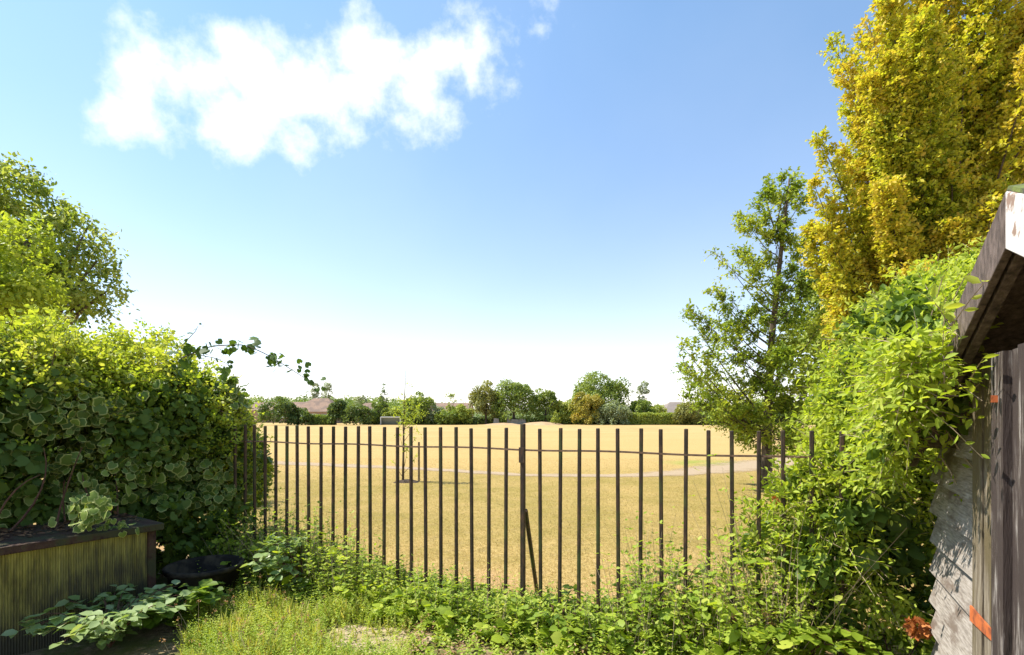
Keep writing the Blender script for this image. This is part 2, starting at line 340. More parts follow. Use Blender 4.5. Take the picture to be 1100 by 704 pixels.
# ------------------------------------------------------------------ ground, path
def grid_obj(name, x0, x1, y0, y1, nx, ny, z, mat, fn=None):
    xs = np.linspace(x0, x1, nx); ys = np.linspace(y0, y1, ny); X, Y = np.meshgrid(xs, ys)
    Z = np.full_like(X, z) if fn is None else fn(X, Y)
    V = np.stack([X, Y, Z], -1).reshape(-1, 3); i = np.arange((ny-1)*(nx-1)); a = (i//(nx-1))*nx+i % (nx-1)
    return mesh_obj(name, V, np.stack([a, a+1, a+nx+1, a+nx], 1).ravel(), np.full(len(i), 4), mat, smooth=True)
def field_mat():
    m, nt, out = new_mat('dry_field')
    n1 = noise(nt, .35, 5, .6); n2 = noise(nt, 1.7, 5, .6); n3 = noise(nt, 28, 5, .75); n4 = noise(nt, .09, 6, .62, (1, 2.5, 1))
    straw = ramp(nt, n3, [(.27, .18, .055), (.42, .29, .105), (.54, .39, .17)], [.32, .5, .68])
    tc = nt.nodes.new('ShaderNodeTexCoord'); sp = nt.nodes.new('ShaderNodeSeparateXYZ'); nt.links.new(tc.outputs['Object'], sp.inputs[0])
    Yc = sp.outputs[1]; Xc = sp.outputs[0]
    near = nd(nt, 'ShaderNodeMapRange', interpolation_type='SMOOTHSTEP'); nt.links.new(Yc, near.inputs[0])
    near.inputs[1].default_value = 17; near.inputs[2].default_value = 12; 
    lowb = nd(nt, 'ShaderNodeMapRange', interpolation_type='SMOOTHSTEP'); nt.links.new(mth(nt, 'MULTIPLY_ADD', n2, 2.5, Yc), lowb.inputs[0])
    lowb.inputs[1].default_value = 5.6; lowb.inputs[2].default_value = 8.
    g = mth(nt, 'MULTIPLY', mth(nt, 'MULTIPLY', near.outputs[0], lowb.outputs[0]), mth(nt, 'MULTIPLY_ADD', n1, 3.2, -.75, True))
    g = mth(nt, 'MULTIPLY', g, mth(nt, 'MULTIPLY_ADD', n2, 2.4, -.3, True))
    green = ramp(nt, n3, [(.15, .125, .03), (.26, .20, .05), (.36, .265, .08)], [.3, .5, .7])
    c = mixc(nt, mth(nt, 'MULTIPLY', g, .9), straw, green)
    n5 = noise(nt, 5.5, 4, .6); pb = nd(nt, 'ShaderNodeMapRange', interpolation_type='SMOOTHSTEP'); nt.links.new(n5, pb.inputs[0]); pb.inputs[1].default_value = .52; pb.inputs[2].default_value = .68
    c = mixc(nt, mth(nt, 'MULTIPLY', pb.outputs[0], .4), c, (.26, .19, .08))
    # greener strip on the far side of the path
    px = mth(nt, 'DIVIDE', mth(nt, 'SUBTRACT', Xc, 6.4), 1.7); py = mth(nt, 'DIVIDE', mth(nt, 'SUBTRACT', Yc, 17.2), 1.5)
    d = mth(nt, 'ADD', mth(nt, 'MULTIPLY', px, px), mth(nt, 'MULTIPLY', py, py))
    gm = mth(nt, 'MULTIPLY', mth(nt, 'SUBTRACT', 1.0, d, None, True), mth(nt, 'MULTIPLY_ADD', n2, 3, -.7, True))
    c = mixc(nt, gm, c, (.24, .27, .05))
    far = nd(nt, 'ShaderNodeMapRange'); nt.links.new(Yc, far.inputs[0]); far.inputs[1].default_value = 15; far.inputs[2].default_value = 60
    wash = ramp(nt, n4, [(.33, .23, .09), (.42, .295, .122), (.49, .35, .158)], [.3, .5, .7])
    c = mixc(nt, mth(nt, 'MULTIPLY', far.outputs[0], .8), c, wash)
    # bare worn soil just outside the fence
    bare = nd(nt, 'ShaderNodeMapRange', interpolation_type='SMOOTHSTEP'); nt.links.new(mth(nt, 'MULTIPLY_ADD', n2, 3., mth(nt, 'MULTIPLY_ADD', Xc, .45, Yc)), bare.inputs[0])
    bare.inputs[1].default_value = 6.6; bare.inputs[2].default_value = 5.4
    c = mixc(nt, mth(nt, 'MULTIPLY', bare.outputs[0], .6), c, (.44, .26, .145))
    p = nd(nt, 'ShaderNodeBsdfPrincipled', inp={'Roughness': .95, 'Specular IOR Level': .1}); nt.links.new(c, p.inputs['Base Color'])
    b = nd(nt, 'ShaderNodeBump', inp={'Strength': .7, 'Distance': .03}); nt.links.new(n3, b.inputs['Height']); nt.links.new(b.outputs[0], p.inputs['Normal'])
    nt.links.new(p.outputs[0], out.inputs[0]); return m
M['field'] = field_mat()
def und(X, Y): return .008*np.sin(X*.9+1)*np.cos(Y*.7)*(Y < 60)+0*X
xs = np.array([-3000, -400, -120, -60, -30]+list(np.linspace(-20, 20, 81))+[30, 60, 120, 400, 3000], float)
ys = np.array([-40, -5]+list(np.linspace(2, 24, 60))+[30, 40, 60, 90, 120, 200, 500, 1200, 4000], float)
X, Y = np.meshgrid(xs, ys); V = np.stack([X, Y, und(X, Y)*(np.abs(X) < 20)-.02], -1).reshape(-1, 3)
i = np.arange((len(ys)-1)*(len(xs)-1)); a = (i//(len(xs)-1))*len(xs)+i % (len(xs)-1)
tag(mesh_obj('field', V, np.stack([a, a+1, a+len(xs)+1, a+len(xs)], 1).ravel(), np.full(len(i), 4), M['field'], smooth=True), kind='structure')

def path_mat():
    m, nt, out = new_mat('worn_path')
    n3 = noise(nt, 20, 5, .7); n2 = noise(nt, 2.2, 5, .65)
    c = ramp(nt, n3, [(.36, .27, .17), (.45, .345, .235)], [.35, .65])
    p = nd(nt, 'ShaderNodeBsdfPrincipled', inp={'Roughness': .95, 'Specular IOR Level': .1}); nt.links.new(c, p.inputs['Base Color'])
    e = nd(nt, 'ShaderNodeAttribute', attribute_name='edge')
    f = mth(nt, 'MULTIPLY', mth(nt, 'MULTIPLY_ADD', n2, 3.2, mth(nt, 'MULTIPLY_ADD', e.outputs['Fac'], -2.2, -.15), True), .8)
    tr = nt.nodes.new('ShaderNodeBsdfTransparent'); mx = nt.nodes.new('ShaderNodeMixShader')
    nt.links.new(f, mx.inputs[0]); nt.links.new(tr.outputs[0], mx.inputs[1]); nt.links.new(p.outputs[0], mx.inputs[2]); nt.links.new(mx.outputs[0], out.inputs[0])
    return m
ctrl = [(120, 491), (285, 496.5), (430, 502), (500, 506), (560, 509.5), (650, 510.5), (700, 510), (760, 505), (815, 498.5), (880, 493), (960, 488)]
cw = [1.2, 1.2, .8, .7, .7, .75, 1., 1.6, 2.3, 2.8, 3.]
cp = np.array([gr(*q)[:2] for q in ctrl]); tt = np.arange(len(cp)); t2 = np.linspace(0, len(cp)-1, 120)
cx = np.interp(t2, tt, cp[:, 0]); cy = np.interp(t2, tt, cp[:, 1]); ww = np.interp(t2, tt, cw)
ker = np.ones(9)/9; cx[4:-4] = np.convolve(cx, ker, 'valid'); cy[4:-4] = np.convolve(cy, ker, 'valid')
tg = nrm(np.stack([np.gradient(cx), np.gradient(cy)], 1)); nn = np.stack([-tg[:, 1], tg[:, 0]], 1)
VV = []; K = 9
for k in range(K):
    s = (k/(K-1)-.5)*1.5
    x = cx+nn[:, 0]*ww*s; y = cy+nn[:, 1]*ww*s
    VV.append(np.stack([x, y, und(x, y)-.012+0*x], 1))
VV = np.stack(VV, 1).reshape(-1, 3); fi = []; ed = []
for i in range(119):
    for k in range(K-1):
        fi += [i*K+k, (i+1)*K+k, (i+1)*K+k+1, i*K+k+1]
po = mesh_obj('path', VV, fi, [4]*(len(fi)//4), path_mat())
at_ = po.data.attributes.new('edge', 'FLOAT', 'POINT')
at_.data.foreach_set('value', np.tile(np.abs(np.linspace(-1, 1, K))**1.5, 120).astype(np.float32)); tag(po, kind='structure')

# garden ground: garden side of the fence line
rg = np.random.default_rng(3)
us = np.linspace(-34, 24, 90); vs_ = np.linspace(0, 1, 40)
gm_v = []
for v in vs_:
    for u in us:
        e = fpt(21+u*1.2, 0, -.12+.04*math.sin(u*1.7)); q = e+FN*v*6
        gm_v.append((q[0], q[1], .010+.005*math.sin(q[0]*3.1)*math.sin(q[1]*2.7)))
a = [(r*90+c) for r in range(39) for c in range(89)]
M['soil'] = surf_mat('garden_soil', [(.10,.07,.035),(.24,.17,.09),(.40,.30,.18)], 25, None, .95, 1., cols2=(.12,.13,.03), scale2=3, bdist=.02)
tag(mesh_obj('garden_ground', gm_v, [k for q in a for k in (q, q+90, q+91, q+1)], [4]*len(a), M['soil'], smooth=True), kind='structure')
# bare patch of dry earth
def patch(name, c, rx, ry, z, mat, seed, kind='structure', lab=None, cat=None, h=.0):
    r = np.random.default_rng(seed); n = 40; V = [(c[0], c[1], z+h)]; f = []
    for ring in (.5, .85, 1.):
        for k in range(n):
            a = 2*math.pi*k/n; w = ring*(1+.12*math.sin(3*a+seed)+.08*math.sin(7*a))
            V.append((c[0]+rx*w*math.cos(a), c[1]+ry*w*math.sin(a), z+h*(1-ring**2)))
    for k in range(n): f.append((0, 1+k, 1+(k+1) % n))
    for q in range(2):
        for k in range(n): f.append((1+q*n+k, 1+(q+1)*n+k, 1+(q+1)*n+(k+1) % n, 1+q*n+(k+1) % n))
    o = MB().add(V, f).build(name, mat, smooth=True); tag(o, lab, cat, kind=kind); return o
M['earth'] = surf_mat('dry_earth', [(.30,.21,.12),(.50,.38,.25),(.62,.50,.36)], 30, None, .95, 1., cols2=(.36,.30,.12), scale2=6, bdist=.02)
patch('bare_earth', gr(392, 692), .40, .24, .017, M['earth'], 2, h=.012)
patch('sand_mound', at(541, 456, 99), 3.6, 4, -.02, M['sand'], 4, h=.40)
patch('sand_mound', at(582, 456, 98), 4.0, 4, -.02, M['sand'], 6, h=.62)
# distant rising ground behind the houses
hx = np.linspace(-420, 420, 60); hv = []; 
for j, (yy, hh) in enumerate(((210, -1), (300, .55), (420, 1.), (700, 1.15))):
    for x in hx: hv.append((x, yy, hh*(6+6*math.exp(-((x+130)/95)**2)+1.5*math.sin(x*.03)) if hh > 0 else -1))
M['hill'] = surf_mat('hill_ground', [(.08,.11,.03),(.14,.16,.05)], .1, None, .95, .2)
tag(mesh_obj('hills', hv, [k for r in range(3) for c in range(59) for k in (r*60+c, r*60+c+1, (r+1)*60+c+1, (r+1)*60+c)], [4]*177, M['hill'], smooth=True), kind='structure')

# ------------------------------------------------------------------ railing fence
fence = empty('railing_fence', tuple(fpt(21)), 'dark iron railing fence with upright bars along the dry field', 'fence')
rf = random.Random(5)
for i in range(-1, 36):
    if i == 21: continue
    b = fpt(i, 0); tilt = FD*rf.uniform(-.010, .010)+FN*rf.uniform(-.004, .004); top = 1.42+rf.uniform(-.006, .006)
    r = .0118; u = FD*r; w = FN*r
    o = b-u-w-np.array([0, 0, .12]); c = tilt+np.array([0, 0, top+.12])
    m = MB(); m.hexa([o, o+2*u, o+2*u+2*w, o+2*w, o+c, o+c+2*u, o+c+2*u+2*w, o+c+2*w])
    m.build('bar', M['iron'], fence, bevel=.005)
m = MB(); pts = [fpt(i+.0, 1.264+.004*math.sin(i*.8), .0) for i in np.arange(-1.5, 34.5, .5)]
u = np.array([0, 0, .006])
for a_, b_ in zip(pts[:-1], pts[1:]):
    w = FN*.022
    m.hexa([a_-w/2-u, b_-w/2-u, b_+w/2-u, a_+w/2-u, a_-w/2+u, b_-w/2+u, b_+w/2+u, a_+w/2+u])
m.build('top_rail', M['rail'], fence)
m = MB(); q = fpt(21, -.15)-FD*.016-FN*.016
m.box(q, FD*.032, FN*.032, (0, 0, 1.6)); m.build('post', M['iron'], fence, bevel=.004)
m = MB(); m.box(fpt(21, 1.17)-FD*.021+FN*.0165, FD*.042, FN*.010, (0, 0, .11))
m.build('bracket', M['iron'], fence)
m = MB(); a_ = fpt(21.05, .82, -.03); b_ = fpt(22.4, -.02, -.62); b_ = gr(577, 640)*np.array([1, 1, 0])+np.array([0, 0, .02])
m.tube(curve(a_, b_, (0, 0, 0), 4), .017, 6); m.build('brace', M['iron'], fence)

# ------------------------------------------------------------------ shed on the right
WN0 = nrm(np.array([-1., .5321, 0])); U = nrm(np.array([.5321, 1., 0])); WN = nrm(np.array([-1., .5321, 0])); P0 = np.array([2.103, 2.6, 0])-WN0*.035
def wall(Yv, z, off=0):      # a point on the gable wall at depth Y
    return np.array([.7194+.5321*Yv, Yv, z])+WN*off
APX = np.array([1.333, 1.408]); 
def along(Yv): return (2.6-Yv)/.8828
shed = empty('garden_shed', tuple(wall(2.0, 0)), 'weathered timber garden shed with lapped boards and peeling white barge board', 'shed')
back = -WN*1.9; near_Y = .45
sA = along(2.6-0); HALF = 1.41
def zroof(s): return 1.955-(HALF-s)*math.tan(math.radians(26)) if s < HALF else 1.955-(s-HALF)*math.tan(math.radians(24.5))   # underside of roof at distance s along wall
rs = random.Random(2)
def sat(px, off):      # distance along the wall of the point seen at column px of the photo, on a plane off in front of the wall
    o = off-.035; Yv = (.7194-1.1328*o)/((px-CX)/F-.5321); q = np.array([.7194-1.1328*o+.5321*Yv, Yv, 0]); return float((P0-q) @ U)
SD0 = sat(1047, .064); SD1 = sat(1084, .056)
# core walls (behind the boards)
m = MB(); e0 = P0-WN*.03; L = 2*HALF
pr = [e0, e0-U*L, e0-U*L+np.array([0,0,zroof(L)-.02]), e0-U*HALF+np.array([0,0,zroof(HALF)-.02]), e0+np.array([0,0,zroof(0)-.02])]
vs = [p for p in pr]+[p+back for p in pr]
m.add(vs, [(0,1,2,3,4),(9,8,7,6,5),(0,5,6,1),(1,6,7,2),(0,4,9,5)]); m.build('wall', M['dark_wood'], shed)
m = MB(); z = -.02; n = 0
while z < 2.0:
    s0, s1 = -.012, SD0-.004
    if z+.01 > 1.66: s0, s1 = .05, 1.9
    sl_ = 0
    zt = z+.17
    if z > 1.2:  # cut to the gable slope
        s0 = max(s0, HALF-max(0, (1.955-zt-.0)/math.tan(math.radians(24.5)))+.02)
        if s0 >= s1-.05: break
    j = rs.uniform(-.006, .006)
    a0 = P0-U*(s0+rs.uniform(-.006, .01))+WN*(.052+j*.3); a1 = P0-U*s1+WN*(.052-j*.3)
    zz0 = z+rs.uniform(-.009, .009); zz1 = z+rs.uniform(-.007, .007); U0 = WN*-.048
    b0 = np.array([0, 0, zz0]); b1 = np.array([0, 0, zz1]); t0 = np.array([0, 0, z+.175])
    m.hexa([a1+b1, a0+b0, a0+b0-WN*.018, a1+b1-WN*.018, a1+t0+U0, a0+t0+U0, a0+t0+U0-WN*.003, a1+t0+U0-WN*.003])
    z += .15
m.build('lapped_boards', M['grey_wood'], shed)
# door of upright planks
m = MB(); s = SD0; z0, z1 = -.05, 1.70
while s < SD1-.005:
    w_ = min(rs.uniform(.045, .07), SD1-s)
    m.box(P0-U*s+WN*(.048+rs.uniform(0, .006))+np.array([0,0,z0]), -U*(w_-.006), WN*.018, (0, 0, z1-z0)); s += w_
m.box(P0-U*(SD0+.002)+WN*.033+np.array([0,0,z0]), -U*(SD1-SD0-.004), WN*.003, (0, 0, z1-z0-.004))
door = m.build('door', M['plank_wood'], shed)
m = MB(); s = SD1+.003
for k in range(3):
    m.box(P0-U*(s+k*.11)+WN*(.05+.02*(k % 2 == 0))+np.array([0,0,z0]), -U*.104, WN*.03, (0, 0, 1.70-z0+.002*k))
m.build('door_post', M['post_wood'], shed)
a_ = P0-U*(SD0+.004)+WN*.0735; 
m = MB(); zc = .775; Lh = .34
m.hexa([a_+np.array([0,0,zc-.030]), a_-U*Lh+np.array([0,0,zc-.012]), a_-U*Lh+WN*.006+np.array([0,0,zc-.012]), a_+WN*.006+np.array([0,0,zc-.030]),
        a_+np.array([0,0,zc+.026]), a_-U*Lh+np.array([0,0,zc+.014]), a_-U*Lh+WN*.006+np.array([0,0,zc+.014]), a_+WN*.006+np.array([0,0,zc+.026])])
m.build('strap_hinge', M['rust'], door)
m = MB(); a_ = P0-U*(SD1+.05)+WN*.1+np.array([0,0,1.545])
m.box(a_, -U*.014, WN*.015, (0, 0, .022)); m.build('latch', M['rust'], door)
# barge boards (overhang .12), far one dark, near one white
def barge(s_from, s_to, name, mat, h0, h1, off=.155, th=.022):
    m = MB(); a = P0-U*s_from+WN*off; b = P0-U*s_to+WN*off
    za, zb = zroof(s_from)+.0, zroof(s_to)
    m.hexa([a+np.array([0,0,za]), b+np.array([0,0,zb]), b-WN*th+np.array([0,0,zb]), a-WN*th+np.array([0,0,za]),
            a+np.array([0,0,za+h0]), b+np.array([0,0,zb+h1]), b-WN*th+np.array([0,0,zb+h1]), a-WN*th+np.array([0,0,za+h0])])
    return m.build(name, mat, shed, bevel=.003)
barge(.0, HALF-.002, 'barge_board', M['dark_wood'], .155, .155)
barge(HALF+.002, 2*HALF+.1, 'white_barge_board', M['white_paint'], .155, .155)
barge(-.05, HALF-.03, 'soffit_batten', M['dark_wood'], .05, .05, .125, .03)
m = MB()
for sa, sb in ((-.03, HALF), (HALF, 2*HALF+.14)):
    a = P0-U*sa+WN*.148; b = P0-U*sb+WN*.148; za, zb = zroof(sa)+.157, zroof(sb)+.157; t = .012
    m.hexa([a+np.array([0,0,za]), b+np.array([0,0,zb]), b+back+np.array([0,0,zb]), a+back+np.array([0,0,za]),
            a+np.array([0,0,za+t]), b+np.array([0,0,zb+t]), b+back+np.array([0,0,zb+t]), a+back+np.array([0,0,za+t])])
m.build('roof', M['felt'], shed)
m = MB()
for sa, sb in ((-.1, HALF-.01), (HALF+.01, 2*HALF+.1)):
    a = P0-U*sa+WN*.09; b = P0-U*sb+WN*.09; za, zb = zroof(sa)+.12, zroof(sb)+.12; t = .02
    m.hexa([a+np.array([0,0,za]), b+np.array([0,0,zb]), b+back*.98+np.array([0,0,zb]), a+back*.98+np.array([0,0,za]),
            a+np.array([0,0,za+t]), b+np.array([0,0,zb+t]), b+back*.98+np.array([0,0,zb+t]), a+back*.98+np.array([0,0,za+t])])
m.build('soffit', M['dark_wood'], shed)

# ------------------------------------------------------------------ planter box on the left
bx1 = at(163, 565, 3.87); bx0 = at(0, 590, 3.19); bd = nrm((bx1-bx0)*np.array([1, 1, 0])); bn = np.array([bd[1], -bd[0], 0])  # facing right-near
ZT = .69; BL = 2.2; Bc = np.array([bx1[0], bx1[1], 0])
box = empty('planter_box', tuple(Bc-bd*.8), 'low box with a mottled yellow corrugated front, darker towards the bottom, and dark brown lid, under the ivy', 'planter box')
m = MB(); n = 150; V = []; pitch = .0135
ns = int(BL/pitch*4)
for i in range(ns+1):
    p = Bc-bd*(.03+i*pitch/4)+bn*(.0032*math.sin(i*math.pi/2)); V += [p+np.array([0,0,-.03]), p+np.array([0,0,ZT-.03])]
m.add(V, [(2*i, 2*i+1, 2*i+3, 2*i+2) for i in range(ns)])
def panel_mat():
    mm, nt, out = new_mat('corrugated_sheet')
    tc = nt.nodes.new('ShaderNodeTexCoord'); sp = nt.nodes.new('ShaderNodeSeparateXYZ'); nt.links.new(tc.outputs['Object'], sp.inputs[0])
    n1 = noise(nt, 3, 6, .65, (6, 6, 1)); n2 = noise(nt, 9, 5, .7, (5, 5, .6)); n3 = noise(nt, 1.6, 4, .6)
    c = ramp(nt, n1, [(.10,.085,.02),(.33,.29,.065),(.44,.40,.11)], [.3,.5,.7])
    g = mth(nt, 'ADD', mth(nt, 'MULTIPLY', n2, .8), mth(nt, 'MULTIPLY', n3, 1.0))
    g = mth(nt, 'SUBTRACT', g, mth(nt, 'MULTIPLY', sp.outputs[2], .9))  # height term makes the sheet darker towards the bottom, broken up by noise
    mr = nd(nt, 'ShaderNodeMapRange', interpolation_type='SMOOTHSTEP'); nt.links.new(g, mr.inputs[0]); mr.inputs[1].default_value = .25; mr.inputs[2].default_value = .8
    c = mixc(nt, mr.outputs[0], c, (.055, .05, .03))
    p = nd(nt, 'ShaderNodeBsdfPrincipled', inp={'Roughness': .7, 'Specular IOR Level': .3}); nt.links.new(c, p.inputs['Base Color']); nt.links.new(p.outputs[0], out.inputs[0])
    return mm
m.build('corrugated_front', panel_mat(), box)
m = MB(); m.box(Bc-bd*.03-bn*.02-np.array([0,0,.05]), bd*.05, bn*.045, (0, 0, ZT+.02)); m.build('corner_post', M['lid'], box, bevel=.003)
m = MB(); m.box(Bc-bd*.005-bn*.62-np.array([0,0,.05]), bd*.02, bn*.6, (0, 0, ZT+.015)); m.build('end_board', M['dark_wood'], box)
m = MB(); m.box(Bc-bd*BL-bn*.66+np.array([0,0,ZT-.03]), bd*(BL+.06), bn*.72, (0, 0, .05)); m.build('lid', M['lid'], box, bevel=.006)
# tub
tc_ = at(220, 650, 4.3); tc_[2] = 0
prof = [(.20,0),(.235,.02),(.265,.30),(.29,.31),(.295,.35),(.275,.355),(.25,.33),(.22,.06),(0,.05)]
m = MB(); V = []; n = 36
for r, z in prof:
    for k in range(n): V.append((tc_[0]+max(r, .001)*math.cos(2*math.pi*k/n), tc_[1]+max(r, .001)*math.sin(2*math.pi*k/n), z*.82))
m.add(V, [(i*n+k, i*n+(k+1) % n, (i+1)*n+(k+1) % n, (i+1)*n+k) for i in range(len(prof)-1) for k in range(n)])
tag(m.build('garden_tub', M['tub'], smooth=True), 'dark plastic garden tub standing in shade beside the low box', 'tub')

# ------------------------------------------------------------------ ivy hedge over the left side
rng = np.random.default_rng(11)
hedge = empty('ivy_hedge', (-3.4, 4.6, 0), 'tall sprawling mass of variegated ivy with sunlit yellow-green top, behind the low box', 'hedge')
HB = []
for (px, py, Y, r) in ((-150, 440, 3.9, (.7, .8, .9)), (-60, 430, 4.0, (.65, .7, .80)), (20, 440, 4.2, (.6, .65, .84)), (90, 450, 4.6, (.6, .6, .92)), (150, 450, 5.0, (.6, .55, .98)), (200, 470, 5.3, (.55, .5, .98)),
                       (235, 500, 5.6, (.42, .45, .80)), (225, 585, 5.0, (.35, .35, .55)), (120, 540, 4.6, (.5, .4, .5)), (40, 540, 4.2, (.5, .4, .5)), (-60, 540, 3.9, (.5, .4, .5)), (190, 560, 5.0, (.5, .4, .7)), (256, 520, 5.75, (.20, .25, .55))):
    HB.append((at(px, py, Y), r))
HB = [((c[0], c[1], c[2]-.20-(.05 if q == 5 else .14 if q == 6 else 0)), r) for q, (c, r) in enumerate(HB)]
HB += [(at(200, 620, 5.0), (.5, .35, .5)), (at(245, 600, 5.1), (.3, .25, .4)), (at(160, 600, 4.7), (.4, .3, .5)), (at(262, 575, 5.0), (.2, .2, .3)), (at(190, 598, 4.4), (.16, .12, .12)), (at(268, 500, 5.25), (.13, .15, .45)), (at(272, 560, 5.15), (.16, .15, .35)), (at(292, 590, 5.0), (.2, .15, .22))]
P, N_, cid = blob_shell(rng, HB, 30000, .36, 460)
kk = (P[:, 2] < 1.85+.15*np.sin(P[:, 1]*4)); P, N_, cid = P[kk], N_[kk], cid[kk]; m_ = len(P)
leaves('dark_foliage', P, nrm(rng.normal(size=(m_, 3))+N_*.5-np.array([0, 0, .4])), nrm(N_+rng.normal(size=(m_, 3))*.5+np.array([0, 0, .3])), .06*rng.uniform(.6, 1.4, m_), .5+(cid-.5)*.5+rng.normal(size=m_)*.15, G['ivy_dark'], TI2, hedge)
# big variegated leaves on the shaded front
P, N_, cid = blob_shell(rng, HB[:7]+HB[8:12], 26000, .34, 420)
front = (N_ @ np.array([.65, -.75, 0]) > .05) & (P[:, 2] < 1.66+.16*np.sin(P[:, 1]*5)+.1*np.sin(P[:, 1]*13)+rng.normal(size=len(P))*.12) & (P[:, 2] > .6); P = P[front][:5200]; N_ = N_[front][:5200]; cid = cid[front][:5200]
m_ = len(P); P = P+np.array([.62, -.78, 0])*.05
N2 = nrm(N_*.7+np.array([.45, -.55, .35])+rng.normal(size=(m_, 3))*.75); D2 = nrm(np.array([0, 0, -.8])+rng.normal(size=(m_, 3))*.75+N_*.2)
sz = .056*np.clip(np.exp(rng.normal(size=m_)*.38), .45, 1.7)
leaves('variegated_leaves', P, D2, N2, sz, .45+(cid-.5)*.4+rng.normal(size=m_)*.22, G['ivy_big'], TI, hedge)
# sunlit top growth made of sprigs
P, N_, cid = blob_shell(rng, HB[:7]+HB[12:13], 15000, .30, 460)
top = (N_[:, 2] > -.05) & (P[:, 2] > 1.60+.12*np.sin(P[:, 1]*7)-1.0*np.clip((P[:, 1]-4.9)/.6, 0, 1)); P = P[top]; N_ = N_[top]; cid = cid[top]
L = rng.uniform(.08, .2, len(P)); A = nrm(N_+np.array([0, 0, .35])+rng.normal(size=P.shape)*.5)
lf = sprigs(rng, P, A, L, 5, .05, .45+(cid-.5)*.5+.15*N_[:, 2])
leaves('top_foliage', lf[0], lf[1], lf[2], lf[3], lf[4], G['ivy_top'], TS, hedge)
tagd = twig_mesh('twigs', P[::2], A[::2], L[::2], .003, M['brown_stem'], hedge)
# a brighter tuft spilling over the lid
n_ = 70; q_ = at(92, 548, 3.55)+rng.normal(size=(n_, 3))*np.array([.07, .05, .05]); q_ = np.concatenate([q_, at(125, 566, 3.7)+rng.normal(size=(24, 3))*np.array([.06, .04, .02])]); n_ = len(q_)
leaves('variegated_leaves', q_, nrm(rng.normal(size=(n_, 3))*.6+np.array([.1, -.2, -.7])), nrm(rng.normal(size=(n_, 3))*.5+np.array([.4, -.6, .6])), .055*rng.uniform(.6, 1.4, n_), .7+rng.normal(size=n_)*.2, G['ivy_big'], TI, hedge)
# smaller-leaved sprays over the shaded right half of the front
P2, N2_, c2 = blob_shell(rng, HB[:9]+HB[12:], 13000, .32, 520)
fr = (N2_ @ np.array([.65, -.75, 0]) > -.1) & (rng.random(len(P2)) < np.where(P2[:, 1] > 4.35, .7, .3)*np.where(np.sin(P2[:, 1]*6+P2[:, 2]*7) > -.3, 1, .25)); P2, N2_, c2 = P2[fr]+np.array([.65, -.75, 0])*.03, N2_[fr], c2[fr]
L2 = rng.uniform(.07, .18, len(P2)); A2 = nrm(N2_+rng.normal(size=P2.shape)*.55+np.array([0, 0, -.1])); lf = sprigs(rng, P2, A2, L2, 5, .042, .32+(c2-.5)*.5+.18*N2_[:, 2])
leaves('front_foliage', *lf, G['vine'], TS, hedge)
# cream flower heads
idx = rng.choice(len(P), 130, replace=False); FPp = np.repeat(P[idx]+N_[idx]*.05, 26, 0); FPp = FPp+rng.normal(size=FPp.shape)*np.array([.035, .035, .016])
leaves('flower_heads', FPp, rdir(rng, len(FPp)), nrm(rng.normal(size=FPp.shape)*.4+np.array([0, 0, 1])), .016, rng.random(len(FPp)), M['cream'], TF, hedge)
# bare brown stems low down on the front
m = MB()
for k in range(12):
    b = Bc-bd*rng.uniform(-.4, 1.7)-bn*rng.uniform(.45, .62)+np.array([0, 0, rng.uniform(.5, .72)])
    e = b+np.array([rng.normal()*.12, rng.normal()*.1, rng.uniform(.25, .6)]); m.tube(curve(b, e, rng.normal(size=3)*.06), np.linspace(.009, .003, 7), 5)
m.build('stems', M['brown_stem'], hedge)
# dead leaf litter on the box
n = 500; q = Bc[None]-bd[None]*rng.uniform(-.02, 1.6, (n, 1))-bn[None]*rng.uniform(.15, .62, (n, 1)); q[:, 2] = ZT+.024+rng.random(n)*.012
M['litter'] = leaf_mat('leaf_litter', [(.07,.035,.02),(.16,.08,.04),(.25,.14,.07)], .1)
tag(leaves('leaf_litter', q, nrm(np.c_[rng.normal(size=(n, 2)), rng.normal(size=n)*.1]), np.tile([0, 0, 1.], (n, 1))+rng.normal(size=(n, 3))*.2, .045*rng.uniform(.5, 1.2, n), rng.random(n), M['litter'], TS), 'brown dead leaves scattered on the box lid', 'leaf litter', kind='stuff')
# long shoot arching out to the right
def shoot(pts, n, size, name='long_shoot', par=hedge, mat=G['shoot'], tpl=TI2, r=.004, jit=.03, dens=None, t0=.06):
    pts = np.array(pts); t = np.linspace(0, len(pts)-1, 50); cur = np.stack([np.interp(t, np.arange(len(pts)), pts[:, k]) for k in range(3)], 1)
    for k in range(3): cur[2:-2, k] = np.convolve(cur[:, k], np.ones(5)/5, 'valid')
    st = MB().tube(cur[::2], np.linspace(r, r*.35, 25), 5).build(name, M['vine_stem'] if mat is not G['shoot'] else M['twig'], par)
    u = t0+(1-t0)*np.sort(rng.random(n))**(dens or 1); ii = (u*49).astype(int); p = cur[ii]+rng.normal(size=(n, 3))*jit
    D = nrm(rng.normal(size=(n, 3))+np.array([.3, 0, -.1])); N = nrm(rng.normal(size=(n, 3))*.6+np.array([0, -.6, .6]))
    leaves('leaves', p, D, N, size*rng.uniform(.6, 1.15, n)*(1-.5*u), .5+rng.normal(size=n)*.25, mat, tpl, st)
    return st
Ys = 4.6
shoot([at(195, 385, Ys), at(225, 372, Ys), at(262, 370, Ys), at(285, 380, Ys), at(305, 392, Ys), at(330, 408, Ys), at(352, 418, Ys)], 74, .088, jit=.04, dens=1.3, r=.006)
shoot([at(205, 380, Ys), at(232, 385, Ys), at(255, 397, Ys)], 14, .07)
shoot([at(195, 372, Ys), at(210, 356, Ys), at(213, 350, Ys)], 9, .05)
shoot([at(235, 415, 5.3), at(255, 408, 5.3), at(268, 416, 5.3)], 12, .07)

